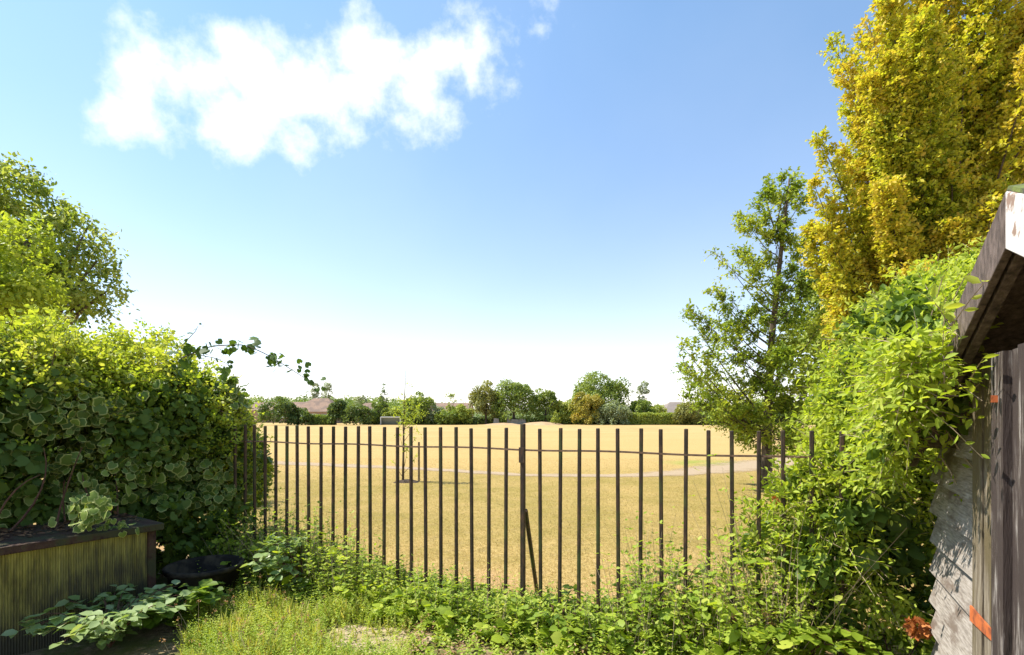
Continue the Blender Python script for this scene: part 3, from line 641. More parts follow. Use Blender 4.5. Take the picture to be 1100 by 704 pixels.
# ------------------------------------------------------------------ near trees
def near_tree(name, label, cat, base, trunk, tr, plumes, mat, leaf, k, rng, twigL=.3, tpl=TS, tint_tip=.35, tbase=.4, group=None, tz=.0, outb=.7, nrmup=.4, r_limb=.035, clump=False):
    root = empty(name, tuple(base), label, cat, group)
    trunk = np.array(trunk); m = MB(); tt = np.linspace(0, len(trunk)-1, 14); tc = np.stack([np.interp(tt, np.arange(len(trunk)), trunk[:, j]) for j in range(3)], 1)
    m.tube(tc, np.linspace(tr, tr*.15, 14)*(1+.35*np.exp(-np.arange(14)*1.2)), 10); 
    PP, AA, LL, TT = [], [], [], []
    for (s, e, w, n, bend) in plumes:
        s, e = np.array(s), np.array(e); c = curve(s, e, np.array(bend), 9); Lp = np.linalg.norm(e-s)
        m.tube(c, np.linspace(min(tr*.6, r_limb*Lp/1.5+.008), .003, 9), 6)
        t = rng.uniform(.12, 1, n)**.8
        if clump: t = np.clip(np.repeat(np.r_[1., .9, .8, rng.uniform(.15, 1, 400)**.75], 7)[:n]+rng.normal(size=n)*.035, .1, 1)
        ii = t*8; i0 = np.minimum(ii.astype(int), 7); fr = (ii-i0)[:, None]; p = c[i0]*(1-fr)+c[i0+1]*fr
        ax = nrm(c[np.minimum(i0+1, 8)]-c[i0]); prof = w*np.sin(np.pi*np.clip(t*.86+.1, 0, 1))**.6*(1-.25*t)
        rd = rng.normal(size=(n, 3))
        if clump: rd = np.repeat(rng.normal(size=(400, 3)), 7, 0)[:n]+rng.normal(size=(n, 3))*.35
        rd -= ax*np.sum(rd*ax, 1, keepdims=True); rd = nrm(rd); rr = np.sqrt(rng.random(n))
        if clump: rr = np.clip(np.repeat(rng.random(400)**.6*1.15, 7)[:n]+rng.normal(size=n)*.1, 0, 1.3)
        # lumpy outline
        lump = 1+.35*np.sin(t*11+w*9+rd[:, 0]*2.5)
        PP.append(p+rd*(prof*rr*lump)[:, None]); AA.append(nrm(ax*.7+rd*outb+rng.normal(size=(n, 3))*.3)); LL.append(np.full(n, twigL)*rng.uniform(.5, 1.2, n))
        TT.append(tbase+tint_tip*(t-.5)+.35*(rr-.6)+rng.normal()*.13+rng.normal(size=n)*.08)
    m.build('trunk', M['bark'], root, smooth=True)
    P, A, L, T = map(np.concatenate, (PP, AA, LL, TT))
    lf = sprigs(rng, P, A, L, k, leaf, T, alt=False)
    leaves('crown', lf[0], lf[1], nrm(lf[2]+np.array([0, 0, nrmup])), lf[3], lf[4], mat, tpl, root)
    twig_mesh('twigs', P, A, L, .0035, M['twig'], root)
    return root
# slim airy tree in the field on the right
rng = np.random.default_rng(21); Yt = 11.05; b = at(823, 524, Yt); b[2] = 0
def ap(px, py, dy=0): return at(px, py, Yt+dy)
tips = [ (848,192,.2,60),(862,212,.25,60),(822,207,.24,60),(805,240,.26,70),(838,240,.3,70),(796,272,.26,55),(783,285,.2,30),(858,262,.3,70),(812,290,.38,90),(780,318,.36,90),(765,312,.22,45),(745,335,.32,80),(760,350,.36,110),(733,372,.34,100),(738,395,.3,80),
         (762,388,.42,130),(790,345,.45,140),(752,410,.30,90),(740,425,.26,60),(752,437,.3,80),(772,425,.42,140),(800,385,.5,180),(790,440,.42,150),(800,462,.3,90),(786,455,.26,60),(850,330,.5,170),(840,380,.55,200),(870,300,.4,120),(884,345,.5,170),(880,400,.55,200),(895,440,.5,190),
         (845,430,.5,190),(850,465,.36,110),(815,410,.5,180),(815,440,.4,130),(875,470,.4,120),(905,380,.5,150)]
tips += [(x+rng.normal()*9, y+rng.normal()*9, w*.8, int(n*.6)) for (x, y, w, n) in tips if n < 150]
pl = []
for (x, y, w, n) in tips:
    dy = rng.uniform(-.9, .9)*(.3+.7*min(1, abs(y-190)/150)); e = ap(x, y, dy)
    hz = e[2]-rng.uniform(.85, 1.25)*max(.5, math.hypot(e[0]-b[0], dy)); hz = min(max(hz, 1.1), 5.4)
    s = np.array([b[0]+.04*(hz), b[1], hz]); pl.append((s, e, w*.66, int(n*(.62 if x < 800 else .8)), (0, 0, -.12)))
for z_ in np.linspace(1.6, 5.6, 10): pl.append(((b[0]+.04*z_, b[1], z_), (b[0]+.04*z_+rng.normal()*.25, b[1]+rng.normal()*.3, z_+.6), .3, 55, (0, 0, 0)))
near_tree('slim_tree', 'airy green tree with an upswept pointed crown standing in the field on the right', 'tree', tuple(b),
          [b, b+np.array([.02, 0, 1.2]), b+np.array([.10, 0, 3.]), ap(840, 260), ap(848, 192)], .115, pl, G['slim'], .085, 6, rng, .26, tint_tip=.15, tbase=.48, r_limb=.008, clump=True)
# golden tree
rng = np.random.default_rng(33); Yt = 7.2; b = np.array([6.1, 7.2, 0.])
gt = [ (915,118,.30,220),(932,85,.34,240),(945,160,.4,260),(928,310,.42,280),(873,195,.2,120),(900,270,.4,300),(915,180,.42,300),(885,245,.36,260),(925,230,.45,360),(915,285,.42,340),(900,390,.28,200),(950,-20,.4,260),(968,30,.42,300), (935,-60,.20,60),(932,20,.16,42),(950,-120,.5,300),(905,62,.0,0),(907,72,.17,130),(880,148,.22,150),(895,215,.36,260),(866,245,.24,150),(868,268,.2,90),(905,165,.34,240),(900,330,.34,240),(893,352,.30,200),(905,372,.26,140),(885,300,.3,160),(955,60,.42,360),(950,130,.45,380),(950,200,.5,400),
       (940,260,.5,400),(945,320,.42,280),(930,370,.3,150),(990,20,.5,420),(1000,-60,.6,400),(1070,48,.32,330),(1068,-50,.5,300),(1040,110,.42,360),(1010,170,.5,420),(1020,240,.5,400),(985,290,.5,380),(1000,340,.4,220),(1090,150,.5,380),(1075,200,.45,300),(1120,90,.55,340),(1120,0,.6,340),(1160,60,.7,300),(1160,160,.7,260),(1050,280,.4,200),(1110,240,.5,220)]
pl = []
for (x, y, w, n) in gt:
    if not n: continue
    dy = rng.uniform(-1.3, .6) if x > 920 else rng.uniform(-.5, .3); e = at(x, y, Yt+dy)
    hd = math.hypot(e[0]-b[0], dy); hz = max(.9, e[2]-1.2-hd*1.25)
    pl.append(((b[0]+rng.normal()*.1, b[1]+rng.normal()*.1, hz), e, w*.66, int(n*2.1), (0, 0, -.25*hd*.3)))
for k in range(48):
    a = rng.uniform(0, 6.28); r = rng.uniform(.5, 1.6); z_ = rng.uniform(1.5, 6.5)
    pl.append(((b[0], b[1], z_*.7), (b[0]+r*math.cos(a), b[1]+r*math.sin(a), z_+1.4), .33, 230, (0, 0, -.1)))
near_tree('golden_tree', 'tall yellow-leaved tree with upright plume-like branches behind the shed', 'tree', tuple(b),
          [b, b+np.array([0, 0, 2.4]), b+np.array([.15, 0, 4.8])], .15, pl, G['gold'], .060, 10, rng, .15, tint_tip=.5, tbase=.51, outb=.8, r_limb=.010)
# darker tree between the two
rng = np.random.default_rng(35); b = at(905, 500, 12.5); b[2] = 0
DB = [(at(893, 400, 12.5), (1.0, .9, 1.7)), (at(935, 380, 12.5), (1.1, 1, 1.6)), (at(985, 390, 12.5), (1.2, 1, 1.5)), (at(870, 340, 12.6), (.6, .6, 1.0)), (at(905, 300, 12.6), (.8, .7, .9))]
dt = empty('dark_green_tree', tuple(b), 'dark green rounded tree seen between the airy tree and the yellow tree', 'tree')
crown('crown', rng, DB, 15000, .11, G['treeL'], dt, TS, tvar=.5, sub=.3, nsub=260, up=.4, k=1)
MB().tube([b, b+np.array([0, 0, 1.5]), DB[0][0]+np.array([.3, 0, .8])], [.14, .12, .04], 8).build('trunk', M['bark'], dt, smooth=True)
# trees on the left behind the hedge
rng = np.random.default_rng(41); Yt = 9.5; b = at(25, 640, Yt); b[2] = 0
bl = [(at(20, 215, Yt), (.95, .9, .75)), (at(-40, 240, Yt), (1.2, 1., 1.2)), (at(55, 265, Yt), (.75, .8, .75)), (at(88, 236, Yt), (.36, .5, .34)), (at(98, 272, Yt), (.38, .5, .42)), (at(112, 302, Yt), (.42, .45, .22)), (at(80, 318, Yt), (.6, .7, .4)), (at(20, 300, Yt+.3), (1.2, .9, 1.)), (at(20, 182, Yt), (.45, .5, .28)), (at(60, 222, Yt), (.35, .4, .28))]
bl = [((c[0]-.1, c[1], c[2]-.30), r) for c, r in bl]
lt = empty('spreading_tree', tuple(b), 'tall spreading green tree rising behind the ivy on the left edge', 'tree')
crown('crown', rng, bl, 17000, .085, G['treeL'], lt, TS, tvar=.7, sub=.30, nsub=300, up=.5, k=1)
crown('outer_twigs_foliage', rng, bl[3:7]+bl[8:], 900, .075, G['treeL'], lt, TS, tvar=.7, sub=.5, nsub=60, up=.5, k=4, spread=1.1)
m = MB(); m.tube([b, b+np.array([0, 0, 2.6]), at(30, 260, Yt)], [.2, .16, .06], 9)
for q in bl: 
    if q[0][0] > -8.9: m.tube(curve(b+np.array([0, 0, 2.2]), q[0]+np.array([.2, 0, .15]), (0, 0, .15)), np.linspace(.07, .012, 7), 6)
m.build('trunk', M['bark'], lt, smooth=True)
rng = np.random.default_rng(43); Yt = 7.3; b = at(10, 640, Yt); b[2] = 0
bl = [(at(15, 270, Yt), (.5, .5, .42)), (at(45, 292, Yt), (.36, .4, .30)), (at(5, 315, Yt), (.7, .6, .35)), (at(-45, 290, Yt), (.6, .6, .6)), (at(30, 322, Yt), (.5, .5, .3)), (at(-20, 340, Yt), (.8, .6, .5))]
pt = empty('pale_bushy_tree', tuple(b), 'bright yellow-green bushy tree in front of the taller one, left edge', 'tree')
crown('crown', rng, bl, 9000, .07, G['treeP'], pt, TS, tvar=.5, sub=.34, nsub=170, up=.6)
MB().tube([b, at(10, 330, Yt)], [.1, .05], 8).build('trunk', M['bark'], pt, smooth=True)

# ------------------------------------------------------------------ young tree with stakes
rng = np.random.default_rng(51); b = gr(433, 517); b[2] = 0; Yt = b[1]
sap = empty('young_tree', tuple(b), 'thin young tree with a bare leader, staked in a dark mulch ring', 'tree')
lead = [b, at(433.5, 480, Yt), at(434, 440, Yt), at(435, 420, Yt), at(435.5, 398, Yt)]
m = MB().tube(lead, [.03, .024, .016, .010, .004], 7)
PP = []; AA = []
for (x, y, n, w) in ((436,432,16,.12),(428,441,20,.16),(445,437,18,.14),(437,448,26,.18),(450,446,14,.12),(432,456,18,.14),(444,458,10,.14),(447,470,5,.1),(430,470,7,.08),(437,486,6,.06),(446,492,5,.06),(424,498,3,.05),(434,478,5,.05),(440,414,3,.05)):
    e = at(x, y, Yt+rng.normal()*.1); s = at(434, y+16, Yt); m.tube(curve(s, e, (0, 0, -.03), 5), np.linspace(.007, .003, 5), 5)
    PP.append(e+rng.normal(size=(n, 3))*w*.62); AA.append(rng.normal(size=(n, 3))*.5+np.array([0, 0, .5]))
m.build('trunk', M['bark'], sap, smooth=True); PP = np.concatenate(PP); AA = np.concatenate(AA)
lf = sprigs(rng, PP, AA, .12, 5, .05, .62); leaves('crown', *lf, G['treeP'], TS, sap)
for (x, top, lab) in ((426.5, 459, 'left of the two low wooden stakes by the young tree'), (450, 474, 'right of the two low wooden stakes by the young tree')):
    q = at(x, 516, Yt+.12); q[2] = -.05; st = MB().tube([q, at(x, top+1, Yt+.12)], [.025, .025], 8).build('tree_stake', M['stake']); tag(st, lab, 'stake', 'stakes beside the young tree')
patch('mulch_ring', at(437, 517, Yt), .3, .3, -.02, M['mulch'], 3, h=.06, kind='structure')

# ------------------------------------------------------------------ climbing vine on the right
rng = np.random.default_rng(61)
vine = empty('climbing_vine', (2.1, 3.0, 0), 'bright green climbing vine sprawling over the fence end and the shed corner', 'vine')
VB = [(at(1050, 400, 3.5), (.62, .42, .62)), (at(1000, 420, 3.35), (.42, .35, .60)), (at(955, 470, 3.2), (.36, .32, .52)), (at(905, 540, 3.12), (.24, .26, .42)), (at(880, 580, 3.1), (.22, .24, .38)),
      (at(1065, 340, 3.3), (.28, .25, .28)), (at(1008, 425, 2.62), (.17, .12, .26)), (at(1022, 452, 2.36), (.11, .09, .16)), (at(1000, 470, 2.8), (.18, .14, .22)), (at(940, 610, 3.15), (.42, .28, .40)), (at(985, 560, 3.15), (.4, .25, .55)), (at(1000, 360, 3.0), (.20, .2, .25)),
      (at(1000, 430, 1.95), (.13, .10, .24)), (at(1018, 400, 1.78), (.09, .08, .20)), (at(985, 460, 2.3), (.2, .15, .25)), (at(1030, 370, 1.68), (.05, .05, .10)), (at(1035, 440, 1.72), (.07, .06, .14)), (at(1005, 395, 1.72), (.085, .07, .15)), (at(1022, 365, 1.6), (.05, .05, .10)), (at(1000, 450, 1.85), (.09, .07, .16)), (at(930, 655, 3.1), (.35, .2, .3)), (at(900, 620, 3.15), (.3, .2, .35)), (at(850, 560, 3.15), (.2, .2, .3)), (at(835, 610, 3.2), (.2, .2, .22))]
VB2 = [q for q in VB if q[0][1] > 2.25]+[(at(960, 620, 3.55), (.6, .18, .6)), (at(1010, 560, 3.5), (.5, .18, .7)), (at(900, 600, 3.4), (.25, .15, .45)), (at(985, 680, 3.0), (.25, .15, .3))]
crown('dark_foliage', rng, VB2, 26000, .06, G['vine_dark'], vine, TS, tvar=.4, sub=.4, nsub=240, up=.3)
for s_ in np.linspace(.0, .92, 11):
    c_ = P0-U*s_+WN*.25; VB.append(((c_[0], c_[1], zroof(s_)+.06-.1*(s_ > .6)), (.10, .09, .13)))
P, N_, cid = blob_shell(rng, VB, 13500, .34, 640)
w_ = (N_[:, 0] < .6) & (N_[:, 1] < .5); P, N_, cid = P[w_], N_[w_], cid[w_]
k_ = np.ones(len(P), bool)
sx = (P[:, 0]/P[:, 1])*F+CX; sy = HZ-(P[:, 2]-EYE)/P[:, 1]*F
dk = ((sx-975)/42)**2+((sy-595)/55)**2 < 1        # an opening into the shaded interior
k_ &= ~(dk & (rng.random(len(P)) < .85)); P, N_, cid = P[k_], N_[k_], cid[k_]
n_ = 620; s_ = rng.uniform(-.05, .95, n_); q_ = P0-U*s_[:, None]+WN*rng.uniform(.17, .30, (n_, 1)); q_[:, 2] = np.array([zroof(v) for v in s_])+rng.uniform(-.12, .20, n_)*(1-.6*np.clip(s_-.4, 0, 1))-.05*s_
P = np.concatenate([P, q_]); N_ = np.concatenate([N_, nrm(WN+rng.normal(size=(n_, 3))*.6)]); cid = np.concatenate([cid, rng.random(n_)])
A = nrm(N_*.8+rng.normal(size=P.shape)*.5+np.array([-.1, -.1, .05])); L = rng.uniform(.08, .22, len(P))
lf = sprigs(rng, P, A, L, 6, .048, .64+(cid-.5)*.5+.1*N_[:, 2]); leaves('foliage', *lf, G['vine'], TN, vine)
twig_mesh('twigs', P[::2], A[::2], L[::2], .002, M['vine_stem'], vine)
def vstem(pts, n=10, size=.06, r=.0035): return shoot(pts, n, size, 'trailing_stem', vine, G['vine'], TN, r, .012)
vstem([at(961, 420, 2.75), at(962, 470, 2.75), at(965, 505, 2.75), at(976, 532, 2.75), at(987, 541, 2.72)], 8)
vstem([at(995, 430, 2.3), at(1012, 455, 2.25), at(1035, 490, 2.15), at(1055, 515, 2.05), at(1070, 532, 2.0)], 26, .055, .004)
vstem([at(1040, 385, 2.0), at(1052, 430, 1.95), at(1072, 475, 1.9), at(1090, 495, 1.8), at(1110, 508, 1.75)], 26, .05, .004)
vstem([at(897, 598, 2.85), at(897, 630, 2.85), at(896, 672, 2.85)], 4, .05)
vstem([at(893, 628, 2.86), at(912, 628, 2.86), at(930, 640, 2.86)], 8, .05)
vstem([at(905, 490, 2.95), at(920, 520, 2.95), at(932, 545, 2.95)], 8, .05)
vstem([at(1030, 420, 2.05), at(1055, 400, 2.0), at(1072, 385, 1.9)], 14, .05)
vstem([at(1050, 440, 1.95), at(1075, 432, 1.85), at(1098, 425, 1.75)], 16, .05)
vstem([at(1060, 372, 1.95), at(1066, 348, 1.95), at(1072, 330, 1.9)], 8, .05)
vstem([at(1020, 330, 2.6), at(1035, 300, 2.5), at(1052, 285, 2.4)], 20, .045)
vstem([at(1000, 340, 2.8), at(1012, 300, 2.7), at(1020, 285, 2.6)], 20, .045)
vstem([at(890, 505, 3.0), at(868, 488, 3.0), at(852, 492, 3.0)], 14, .045)
vstem([at(880, 540, 3.0), at(850, 545, 3.0), at(832, 560, 3.0)], 16, .045)
vstem([at(1045, 470, 2.0), at(1058, 478, 1.95), at(1078, 470, 1.9)], 14, .05)
vstem([at(1010, 490, 2.3), at(1020, 505, 2.25), at(1032, 530, 2.2)], 14, .05)
# rounded bindweed leaves in the vine
n = 60; q = np.stack([at(rng.uniform(900, 985), rng.uniform(520, 600), rng.uniform(2.8, 2.95)) for _ in range(n)])
leaves('broad_leaves', q, nrm(rng.normal(size=(n, 3))*.5+np.array([0, 0, -.8])), nrm(rng.normal(size=(n, 3))*.4+np.array([-.2, -.8, .5])), .10*rng.uniform(.6, 1.2, n), .3+rng.random(n)*.4, G['vine_dark'], TI2, vine)

# ------------------------------------------------------------------ undergrowth
rng = np.random.default_rng(71)
def herb(rng, P, h, leaf, npair, tint, lean=.25):
    tint = tint+rng.normal(size=len(P))*.15+.12*np.sin(np.asarray(P)[:, 0]*5.3+1)*np.sin(np.asarray(P)[:, 0]*2.1+np.asarray(P)[:, 1]*4)
    """upright stems with leaves; returns leaf arrays and stem arrays"""
    n = len(P); A = nrm(np.c_[rng.normal(size=(n, 2))*lean, np.ones(n)]); out = []
    ph = rng.uniform(0, 6.28, n)
    for j in range(npair*2):
        t = .12+.88*((j//2)+.5)/npair; a = ph+(j % 2)*math.pi+(j//2)*1.57
        sd = np.c_[np.cos(a), np.sin(a), np.zeros(n)]
        p = P+A*(h*t)[:, None]; D = nrm(sd+np.array([0, 0, .35])+rng.normal(size=(n, 3))*.25); N = nrm(np.array([0, 0, 1.])+rng.normal(size=(n, 3))*.35-.3*sd)
        out.append((p, D, N, leaf*rng.uniform(.6, 1.2, n)*(1.15-.6*t), tint+rng.normal(size=n)*.13+.15*t))
    return [np.concatenate([o[i] for o in out]) for i in range(5)], A
top_x = [250, 290, 330, 360, 400, 450, 500, 550, 600, 640, 680, 720, 760, 800, 840, 880, 960]
top_y = [570, 545, 545, 562, 595, 612, 622, 636, 640, 640, 585, 560, 555, 550, 535, 530, 530]
def weeds(n, offs, hscale, hmin):
    X, H = [], []
    while len(X) < n:
        i = rng.uniform(-6, 33.5); o = rng.uniform(*offs); p = fpt(i, 0, o); px = CX+F*p[0]/p[1]
        if px < 215: continue
        ty = np.interp(px, top_x, top_y); h = EYE-(ty-HZ)/F*p[1]
        if h < .05: continue
        X.append(p+np.array([0, 0, .01])); H.append(max(hmin, h*hscale*rng.uniform(.35, 1.15)*(.82+.3*math.sin(i*1.9)*math.sin(i*.7+1))))
    return np.array(X), np.array(H)
P, H = weeds(2300, (-.40, .30), 1.12, .06); lf, A = herb(rng, P, H, .055, 6, .52)
g1 = leaves('weeds', *lf, G['weed'], TS); tag(g1, 'dense mixed green weeds along the foot of the railing fence', 'weeds', kind='stuff')
put(twig_mesh('weed_stems', P, A, H, .0022, M['vine_stem']), g1)
P, H = weeds(900, (-.3, .65), .6, .05); lf, A = herb(rng, P, H, .03, 8, .6, .4)
g2 = leaves('small_leaved_weeds', *lf, G['weed'], TN); tag(g2, 'low small-leaved weeds tangled in front of the fence foot', 'weeds', kind='stuff')
P, H = weeds(420, (-.3, .45), .9, .05); lf, A = herb(rng, P, H, .085, 2, .45, .4)
tag(leaves('bindweed', *lf, G['vine'], TI2), 'broader heart-shaped bindweed leaves scattered through the weeds at the fence foot', 'weeds', kind='stuff')
P, H = weeds(160, (-.35, .35), 1.5, .25); H = np.minimum(H, .75); lf, A = herb(rng, P, H, .038, 9, .62, .12)
g3 = leaves('tall_weeds', *lf, G['weed'], TN); tag(g3, 'taller thin weeds standing above the others along the fence', 'weeds', kind='stuff'); put(twig_mesh('weed_stems', P, A, H, .0025, M['vine_stem']), g3)
# low cover towards the camera, right of the bare patch
def region(n, x0, x1, y0, y1, f=None):
    r = []
    while len(r) < n:
        px, py = rng.uniform(x0, x1), rng.uniform(y0, y1)
        if f and not f(px, py): continue
        q = gr(px, py); q[2] = .015; r.append(q)
    return np.array(r)
P = region(1300, 440, 1010, 655, 760); H = rng.uniform(.04, .16, len(P))*(1+.6*np.clip((P[:, 0])/1.0, 0, 1)); lf, A = herb(rng, P, H, .042, 4, .5, .5)
tag(leaves('ground_cover', *lf, G['weed'], TS), 'creeping broad-leaved ground cover at the bottom right of the garden', 'ground cover', kind='stuff')
# dry stems and browned leaves among it
P = region(260, 430, 700, 660, 740); lf, A = herb(rng, P, rng.uniform(.05, .16, len(P)), .035, 4, .5, .6)
M['dead'] = leaf_mat('dead_leaf', [(.16,.09,.04),(.34,.20,.10),(.46,.34,.18)], .25)
tag(leaves('dead_weeds', *lf, M['dead'], TN), 'dried brown weeds among the green below the fence', 'dead weeds', kind='stuff')
# feathery light grass, bottom left of centre
def blades(name, P, h, wid, mat, tint, lab, lean=.35):
    n = len(P); D = nrm(np.c_[rng.normal(size=(n, 2))*lean, np.ones(n)]); N = nrm(np.c_[rng.normal(size=(n, 2)), np.zeros(n)])
    v, f, r = TB; v = v.copy(); v[:, 0] *= wid
    return tag(leaves(name, P, D, N, h, tint, mat, (v, f, r)), lab, 'grass', kind='stuff')
def gf(px, py):
    d = ((px-392)/52)**2+((py-692)/22)**2
    return d > 1 or rng.random() < .15
P = region(9500, 195, 440, 642, 760, gf); lump = .5+.5*np.sin(P[:, 0]*9)*np.sin(P[:, 1]*11+P[:, 0]*3)
blades('long_grass', P, rng.uniform(.03, .15, len(P))*(.4+.9*lump)*(1.1-.4*np.clip((P[:, 0]+1.4)/.9, 0, 1)), 1.3, G['grass'], .45+rng.normal(size=len(P))*.2+.15*lump, 'feathery light green grass left of the bare earth patch')
P = region(2600, 200, 440, 645, 740, gf); lf, A = herb(rng, P, rng.uniform(.04, .20, len(P)), .024, 8, .55, .3)
tag(leaves('fine_weeds', *lf, G['weed'], TN), 'fine-leaved pale weeds growing through the grass', 'weeds', kind='stuff')
P = region(60, 190, 330, 655, 730); H = rng.uniform(.14, .30, len(P)); A = nrm(np.c_[rng.normal(size=(len(P), 2))*.3, np.ones(len(P))])
sh = twig_mesh('seed_stems', P, A, H, .0018, M['vine_stem']); tag(sh, 'thin dry stems with small seed heads standing above the long grass', 'weeds', kind='stuff')
e_ = np.repeat(P+A*H[:, None]-np.array([0, 0, .12])*H[:, None], 10, 0)+rng.normal(size=(len(P)*10, 3))*.007
leaves('seed_heads', e_, rdir(rng, len(e_)), rdir(rng, len(e_)), .010, rng.random(len(e_)), M['pink'], TF, sh)
# stubble on the field
n = 170000; Yb = 3.6*np.exp(rng.random(n)*math.log(19/3.6)); Xb = Yb*rng.uniform(-.6, .85, n); side = (np.stack([Xb, Yb], 1)-FP[:2]) @ FN[:2] < -.15
cd = np.min(np.hypot(Xb[:, None]-cx[None, ::4], Yb[:, None]-cy[None, ::4])/ww[None, ::4], 1); side &= (cd > .42) | (rng.random(n) < .1)
Xb, Yb = Xb[side], Yb[side]; P = np.stack([Xb, Yb, und(Xb, Yb)-.022], 1); n = len(P)
gg = np.sin(Xb*1.1+2)*np.sin(Yb*.9)*.5+np.sin(Xb*.5)*np.sin(Yb*2.1)*.3
blades('dry_turf', P, rng.uniform(.012, .032, n)*(1+Yb*.03), 1.6, G['dry'], .55+rng.normal(size=n)*.2-.22*gg-.12*((Yb > 6) & (Yb < 13)), 'short parched yellow turf of the field beyond the fence', .7)

# distinct plants
def bramble(loc, label, n_sh, reach, h, leaf, mat, name='bramble', cat='bramble', seed=1, tint=.5, dirs=None, tpl=TS):
    global rng
    keep = rng; rng = np.random.default_rng(seed); root = empty(name, tuple(loc), label, cat)
    m = MB(); Ls = []
    for k in range(n_sh):
        a = rng.uniform(0, 6.28) if dirs is None else rng.uniform(*dirs); r = reach*rng.uniform(.5, 1)
        e = np.array(loc)+np.array([math.cos(a)*r, math.sin(a)*r, h*rng.uniform(.45, 1)]); c = curve(loc, e, (0, 0, h*.35), 7)
        m.tube(c, np.linspace(.005, .002, 7), 5)
        for t in np.linspace(.25, 1, 6):
            p = c[min(6, int(t*6))]
            for j in (-1, 0, 1):    # three-part leaves
                aa = a+j*1.0+rng.normal()*.3; Ls.append((p+rng.normal(size=3)*.012, (math.cos(aa), math.sin(aa), rng.normal()*.25-.1), nrm(rng.normal(size=3)*.3+np.array([0, 0, 1])), leaf*rng.uniform(.7, 1.15), tint+rng.normal()*.18))
    m.build('stems', M['brown_stem'], root)
    leaves('leaves', [l[0] for l in Ls], [l[1] for l in Ls], [l[2] for l in Ls], np.array([l[3] for l in Ls]), np.array([l[4] for l in Ls]), mat, tpl, root)
    rng = keep; return root
TW = T_simple(.36, .08)
bramble(at(118, 690, 3.35)*np.array([1,1,0])+np.array([0,0,.02]), 'broad-leaved bramble in the sun at the foot of the low box', 34, .44, .30, .075, G['bramble'], seed=3, tpl=TW, tint=.6)
bramble(at(185, 680, 3.7)*np.array([1,1,0])+np.array([0,0,.02]), 'dark-leaved bramble half in shade in front of the tub', 9, .3, .26, .11, G['weed'], seed=4, tint=.15, tpl=TW)
bramble(at(325, 640, 4.25)*np.array([1,1,0])+np.array([0,0,.02]), 'pale bramble arching leftwards in front of the left end of the fence', 15, .42, .50, .085, G['bramble'], seed=5, dirs=(1.9, 4.4), tpl=TW, tint=.55)
bramble(at(855, 660, 2.95)*np.array([1,1,0])+np.array([0,0,.05]), 'lush broad-leaved bramble below the vine near the shed', 24, .40, .36, .075, G['vine'], seed=6, tpl=TW, tint=.4)
bramble(at(720, 680, 3.3)*np.array([1,1,0])+np.array([0,0,.03]), 'leafy bramble reaching up the fence bars right of centre', 22, .40, .46, .06, G['weed'], seed=7, tpl=TW, tint=.5)
bramble(at(960, 700, 2.75)*np.array([1,1,0])+np.array([0,0,.03]), 'large-leaved bramble in the bottom right corner beside the shed boards', 16, .36, .30, .10, G['vine'], seed=8, tpl=TW, tint=.35)
bramble(at(600, 690, 3.5)*np.array([1,1,0])+np.array([0,0,.02]), 'low green bramble at the foot of the central fence post', 14, .3, .24, .065, G['weed'], seed=9, tpl=TW, tint=.4)
# dried flower heads
def flower_head(c, r, label, mat, n=130, stem=True):
    root = empty('dried_flower_head', tuple(c), label, 'flower head')
    d = rdir(rng, n); leaves('petals', np.array(c)+d*r*.75*rng.uniform(.6, 1.05, (n, 1)), nrm(d+rng.normal(size=(n, 3))*.7), rdir(rng, n), r*.55, rng.random(n), mat, TF, root)
    MB().tube(curve(c, np.array(c)+np.array([.10, .05, -.02]) if stem else np.array(c)+np.array([0, .02, -.25]), (0, 0, .02)), .003, 5).build('stem', M['twig'], root)
flower_head(at(986, 675, 2.62), .055, 'round rust-brown dried flower head beside the shed boards', M['flower_rust'], 170)
for k, (x, y, Y, lab) in enumerate(((786, 664, 3.05, 'small pinkish withered bloom among weeds, left of a similar pair'), (823, 660, 3.0, 'pinkish withered bloom, upper one of the pair under the vine'), (829, 674, 2.95, 'pinkish withered bloom, lower one of the pair under the vine'),
                                    (832, 538, 3.05, 'reddish dried flower cluster sticking out left of the vine'))):
    flower_head(at(x, y, Y), .028, lab, M['pink'] if k < 3 else M['flower_rust'], 60, False)

